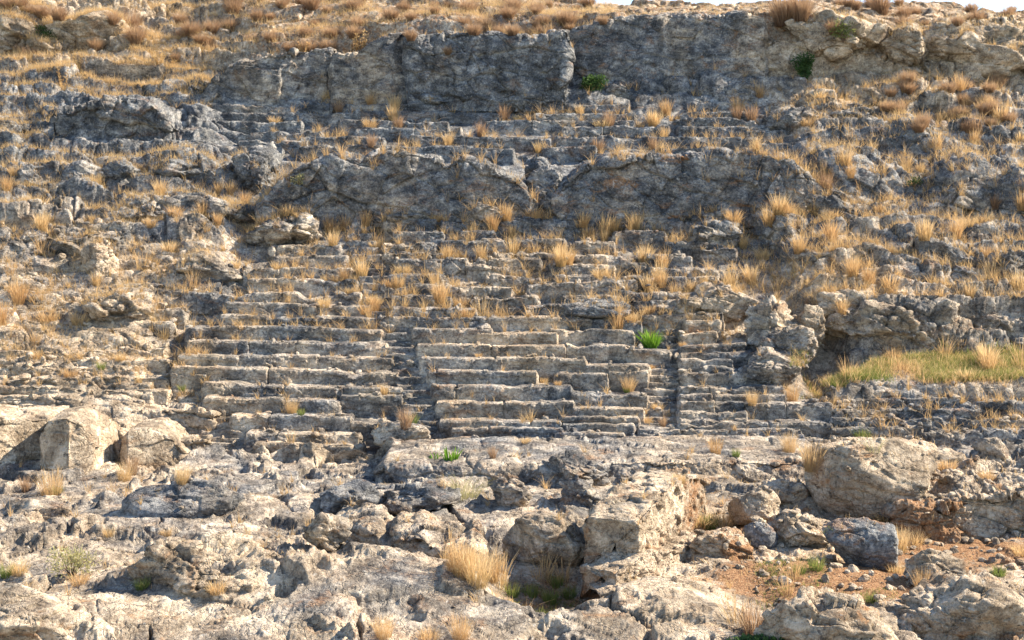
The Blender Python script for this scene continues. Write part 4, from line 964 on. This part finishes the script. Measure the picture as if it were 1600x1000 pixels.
sward('dry_grass', 'dry golden grass spread over the hillside and its brow', [
    (-60, -20, 340, 150, 15000, .36, .24), (-60, 80, 330, 168, 3600, .30, .22), (-60, 168, 90, 260, 1200, .3, .2), (330, -10, 960, 70, 15500, .36, .24), (940, 2, 1210, 30, 3200, .2, .22), (1200, 0, 1640, 60, 1300, .24, .22),
    (1380, 100, 1640, 300, 2900, .28, .2), (1260, 130, 1400, 330, 900, .34, .13), (0, 250, 420, 350, 2300, .36, .14), (0, 350, 330, 560, 1500, .28, .14), (420, 140, 1250, 240, 450, .26, .12),
    (560, 330, 1140, 500, 600, .26, .1), (330, 340, 560, 520, 350, .26, .1), (1140, 330, 1640, 480, 2700, .36, .13), (1236, 545, 1660, 598, 3600, .32, .18, -3.1),
    (300, 500, 1250, 716, 260, .2, .08), (1300, 600, 1640, 716, 300, .2, .14), (0, 740, 640, 960, 260, .12, .1), (1080, 760, 1640, 960, 600, .16, .12)], STRAW, 5)
sward('small_tufts', 'small wispy tufts of straw in the joints of the benches and ledges', [(420, 140, 1250, 240, 300, .48, .06), (410, 326, 1320, 348, 190, .62, .07), (560, 340, 1150, 505, 430, .52, .06), (330, 340, 560, 520, 120, .44, .06), (300, 505, 1300, 716, 110, .36, .05), (0, 340, 330, 600, 300, .42, .07), (1140, 330, 1640, 490, 450, .55, .07), (1260, 140, 1640, 330, 500, .6, .07), (1300, 600, 1640, 716, 120, .45, .06), (0, 740, 1200, 990, 120, .35, .05)], STRAW, 12, 16)
sward('green_grass', 'short green grass in the meadow and on damp earth', [(1300, 550, 1660, 598, 6000, .27, .16, -3.2), (1236, 560, 1340, 596, 400, .2, .14, -3.2), (1180, 890, 1300, 945, 160, .12, .1), (1290, 930, 1400, 950, 70, .08, .1), (785, 900, 915, 945, 130, .2, .1)], GREEN, 6, 8)

# leafy plants
def leafy(name, label, cat, px, py, w, h, n, mat, leaf, seed, droop=0., up=.3, lobes=7, depth=.7, yf=0.):
    rs = np.random.RandomState(seed)
    loc, nn = spot(px, py); m = loc.y / F; w *= m; h *= m
    loc = loc + Vector((0, yf, 0))
    e = empty(name, loc); tag(e, label, cat)
    C = np.stack([rs.uniform(-.33, .33, lobes) * w, rs.uniform(-.33, .33, lobes) * w * depth, rs.uniform(.2, .72, lobes) * h], 1)
    rad = rs.uniform(.2, .34, lobes)
    V, T, Hh, Rr = [], [], [], []
    for i in range(n):
        k = rs.randint(lobes); v = rs.normal(size=3); v /= np.linalg.norm(v); q = rs.rand() ** .5
        p = C[k] + v * q * rad[k] * np.array([w, w * depth, h])
        d = v * .8 + rs.normal(size=3) * .5 + np.array([0, 0, up - droop]); d /= np.linalg.norm(d)
        s = np.cross(d, rs.normal(size=3)); s /= np.linalg.norm(s)
        l = leaf[0] * rs.uniform(.6, 1.2); wd = leaf[1] * rs.uniform(.7, 1.2)
        b = len(V); V += [p, p + d * l * .5 + s * wd * .5, p + d * l, p + d * l * .5 - s * wd * .5]; T += [[b, b + 1, b + 2], [b, b + 2, b + 3]]
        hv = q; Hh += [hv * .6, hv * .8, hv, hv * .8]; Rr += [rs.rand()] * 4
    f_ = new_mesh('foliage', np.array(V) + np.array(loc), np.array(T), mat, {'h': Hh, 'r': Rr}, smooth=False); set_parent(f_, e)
    ends = C; R = np.tile(np.array(loc)[None], (lobes, 1)); R = R + rs.normal(size=R.shape) * .02
    SV, ST = [], []
    for k in range(lobes):
        a = np.array(loc) + np.array([0, 0, -.05]); b_ = np.array(loc) + C[k]
        for j in range(6):
            t = j / 5; c = a + (b_ - a) * t + np.array([0, 0, .1 * h * math.sin(t * 3.14)]); r_ = .012 * (1 - .7 * t)
            for q in range(4): SV.append(c + r_ * np.array([math.cos(q * 1.57), math.sin(q * 1.57), 0]))
        o_ = k * 24
        for j in range(5):
            for q in range(4): ST.append([o_ + j * 4 + q, o_ + j * 4 + (q + 1) % 4, o_ + j * 4 + 4 + (q + 1) % 4, o_ + j * 4 + 4 + q])
    s_ = new_mesh('stems', np.array(SV), np.array(ST), STEM, {'h': np.zeros(len(SV)), 'r': np.zeros(len(SV))}); set_parent(s_, e)
    return e
leafy('shrub', 'round dark green bush growing at the foot of the broad dark cliff', 'shrub', 931, 138, 44, 34, 1500, LEAF, (.10, .05), 1, yf=-.25)
leafy('hanging_shrub', 'dark green bush hanging from the crack beside the leaning cliff block', 'shrub', 1258, 96, 44, 46, 1500, LEAF, (.10, .05), 2, droop=.6, yf=-.2)
leafy('climbing_plant', 'straggly olive creeper on the face of the skyline crag', 'creeper', 1316, 66, 42, 40, 420, GREEN, (.09, .045), 3, droop=.4, yf=-.2, lobes=9)
leafy('shrub', 'dull green bush below the cream boulder at the top left', 'shrub', 72, 52, 44, 22, 700, LEAF, (.08, .04), 4)
leafy('leafy_shrub', 'glossy green shrub at the bottom edge of the picture', 'shrub', 1185, 1008, 110, 26, 1300, LEAF, (.085, .05), 5, up=.5, lobes=12)
leafy('weed', 'greyish green thorny plant on the left bedrock', 'plant', 112, 902, 90, 46, 800, PALE, (.07, .022), 6, up=.5, lobes=12)
leafy('weed', 'small olive plant at the mouth of the gully', 'plant', 467, 272, 22, 18, 200, PALE, (.08, .03), 7)
leafy('weed', 'small green plant in a cleft of the right slope', 'plant', 1428, 292, 22, 16, 200, LEAF, (.07, .035), 8)

def spray(name, label, cat, px, py, n, h, lean, wid, mat, seed, spread=.1, nseg=5, yf=0.):
    rs = np.random.RandomState(seed); loc, nn = spot(px, py); loc = loc + Vector((0, yf, 0))
    V, Fc, A = tuft_mesh(seed, n, spread, h, lean, wid, nseg, 0)
    o = new_mesh(name, V, Fc, mat, A, smooth=False); o.location = loc; tag(o, label, cat)
    return o
spray('oleander_bush', 'bright green oleander bush at the end of the benches by the short stairway', 'bush', 1017, 538, 170, .62, (.2, .8), .034, BRIGHT, 3, .16, 3)
spray('oleander_sprout', 'bright green leafy sprout at the foot of the middle wedge', 'bush', 704, 718, 40, .36, (.1, .7), .04, BRIGHT, 4, .14, 3)
spray('oleander_sprout', 'low green leaves beside the bright sprout at the foot of the middle wedge', 'bush', 680, 716, 14, .2, (.3, .9), .04, BRIGHT, 5, .12, 3)
spray('broom_bush', 'pale yellow broom with arching bare twigs on the bedrock', 'bush', 722, 778, 260, .62, (.5, 1.5), .007, PALE, 6, .28, 6)
spray('thorn_plant', 'pale dry thistle sprouting behind the huge pale boulder', 'plant', 1365, 704, 34, .42, (.4, 1.2), .008, PALE, 7, .12, 5)

def thistle(label, px, py, h, seed):
    rs = np.random.RandomState(seed); loc, nn = spot(px, py)
    e = empty('dry_thistle', loc); tag(e, label, 'thistle')
    V, Fc, A = tuft_mesh(seed, 12, .12, h, (.1, .7), .018, 5, 0)
    st = new_mesh('stalks', V + np.array(loc), Fc, STRAW, A, smooth=False); set_parent(st, e)
    tips = V.reshape(12, 11, 3); R, O = [], []
    for i in range(12):
        for k in (2, 4, 6, 8, 10):
            for _ in range(7):
                R.append(tips[i, k] + np.array(loc) + rs.normal(size=3) * .012); a = rs.rand() * 6.28; O.append([math.cos(a), math.sin(a)])
    R = np.array(R); O = np.array(O); n = len(R)
    V, Fc, A = blades(R, O, rs.uniform(.05, .12, n), rs.uniform(.4, 1.4, n), np.full(n, .02), 2, rs)
    lf = new_mesh('leaf_spikes', V, Fc, STRAW, A, smooth=False); set_parent(lf, e)
for i, (px, py, h, lab) in enumerate([(98, 112, .75, 'large straw-coloured thistle on the left upper slope'), (122, 106, .6, 'thistle right beside the large one on the left upper slope'), (248, 100, .6, 'branched thistle before the dark rocks at upper left'), (275, 98, .5, 'second branched thistle before the dark rocks'), (300, 100, .55, 'third thistle before the dark rocks, nearest the cliff end'), (566, 60, .7, 'golden thistle at the step above the squared cliff'), (556, 64, .5, 'lower golden thistle at the step above the squared cliff'), (475, 80, .5, 'golden thistle on the edge over the low cliff end')]):
    thistle(lab, px, py, h, 50 + i)

def stones(label, areas, seed):
    """loose gravel and chips of stone"""
    rs = np.random.RandomState(seed); V0, F0 = ico(2); VV, FF, n = [], [], 0
    for (x0, y0, x1, y1, cnt, r0, r1) in areas:
        A = [at(a, b) for a, b in ((x0, y0), (x1, y0), (x0, y1), (x1, y1))]; ya, yb = min(a.y for a in A), max(a.y for a in A)
        for _ in range(cnt):
            y = rs.uniform(ya, yb); px = rs.uniform(x0, x1); loc, nn, ob = ground_at((px - CX) / F * y, y)
            if loc is None or nn.z < .5: continue
            r = r0 + (r1 - r0) * rs.rand() ** 3
            pl = rs.normal(size=(8, 3)); pl /= np.linalg.norm(pl, axis=1)[:, None]; k = np.maximum(V0 @ pl.T, 1e-3) / rs.uniform(.55, 1, 8)
            P = V0 * np.minimum(1 / (k ** 12).sum(1) ** (1 / 12), 1.2)[:, None] * r * rs.uniform(.6, 1.3, 3) * np.array([1, 1, .75])
            VV.append(P + np.array(loc) + np.array([0, 0, r * .25])); FF.append(F0 + n); n += len(V0)
    V = np.concatenate(VV).astype(f32)
    o = new_mesh('gravel', V, np.concatenate(FF), ROCK, rock_attrs(V, .1, -1., .3), smooth=False); o['kind'] = 'stuff'; o['label'] = label
stones('gravel and chips of stone scattered over the ground', [(1180, 770, 1640, 960, 1300, .012, .10), (1060, 800, 1200, 910, 260, .015, .10), (0, 740, 1180, 990, 260, .015, .09), (300, 340, 1300, 712, 900, .02, .12), (0, 340, 300, 600, 260, .03, .14), (1240, 600, 1640, 716, 260, .03, .14)], 9)
# ------------------------------------------------------------------ camera, light
cam = bpy.data.cameras.new('camera'); co = bpy.data.objects.new('camera', cam); COL.objects.link(co)
co.location = (0, 0, 0); co.rotation_euler = (math.pi / 2, 0, 0)
cam.sensor_width = 36; cam.lens = F / 1600 * 36; cam.shift_y = -(500 - HY) / 1600; cam.clip_end = 2000
SC.camera = co
SUN_AZ = math.radians(80)     # clockwise from straight ahead (+Y) towards the right (+X)
SUN_EL = math.radians(38)
ds = Vector((math.sin(SUN_AZ) * math.cos(SUN_EL), math.cos(SUN_AZ) * math.cos(SUN_EL), math.sin(SUN_EL)))
sun = bpy.data.lights.new('sun', 'SUN'); so = bpy.data.objects.new('sun', sun); COL.objects.link(so)
so.rotation_euler = ds.to_track_quat('Z', 'Y').to_euler(); sun.energy = 5.0; sun.angle = math.radians(.5); sun.color = (1, .875, .70)
w = bpy.data.worlds.new('World'); SC.world = w; w.use_nodes = True
t = w.node_tree; bg = t.nodes['Background']; sk = t.nodes.new('ShaderNodeTexSky'); sk.sky_type = 'NISHITA'; sk.sun_disc = False
sk.sun_elevation = SUN_EL; sk.sun_rotation = SUN_AZ; sk.air_density = 1.; sk.dust_density = .1; sk.altitude = 1200; sk.ozone_density = 1.
t.links.new(sk.outputs[0], bg.inputs[0]); bg.inputs[1].default_value = .115
SC.view_settings.view_transform = 'Standard'; SC.view_settings.look = 'None'; SC.view_settings.exposure = 1.52; SC.view_settings.gamma = 1
SC.cycles.max_bounces = 6; SC.cycles.transparent_max_bounces = 4
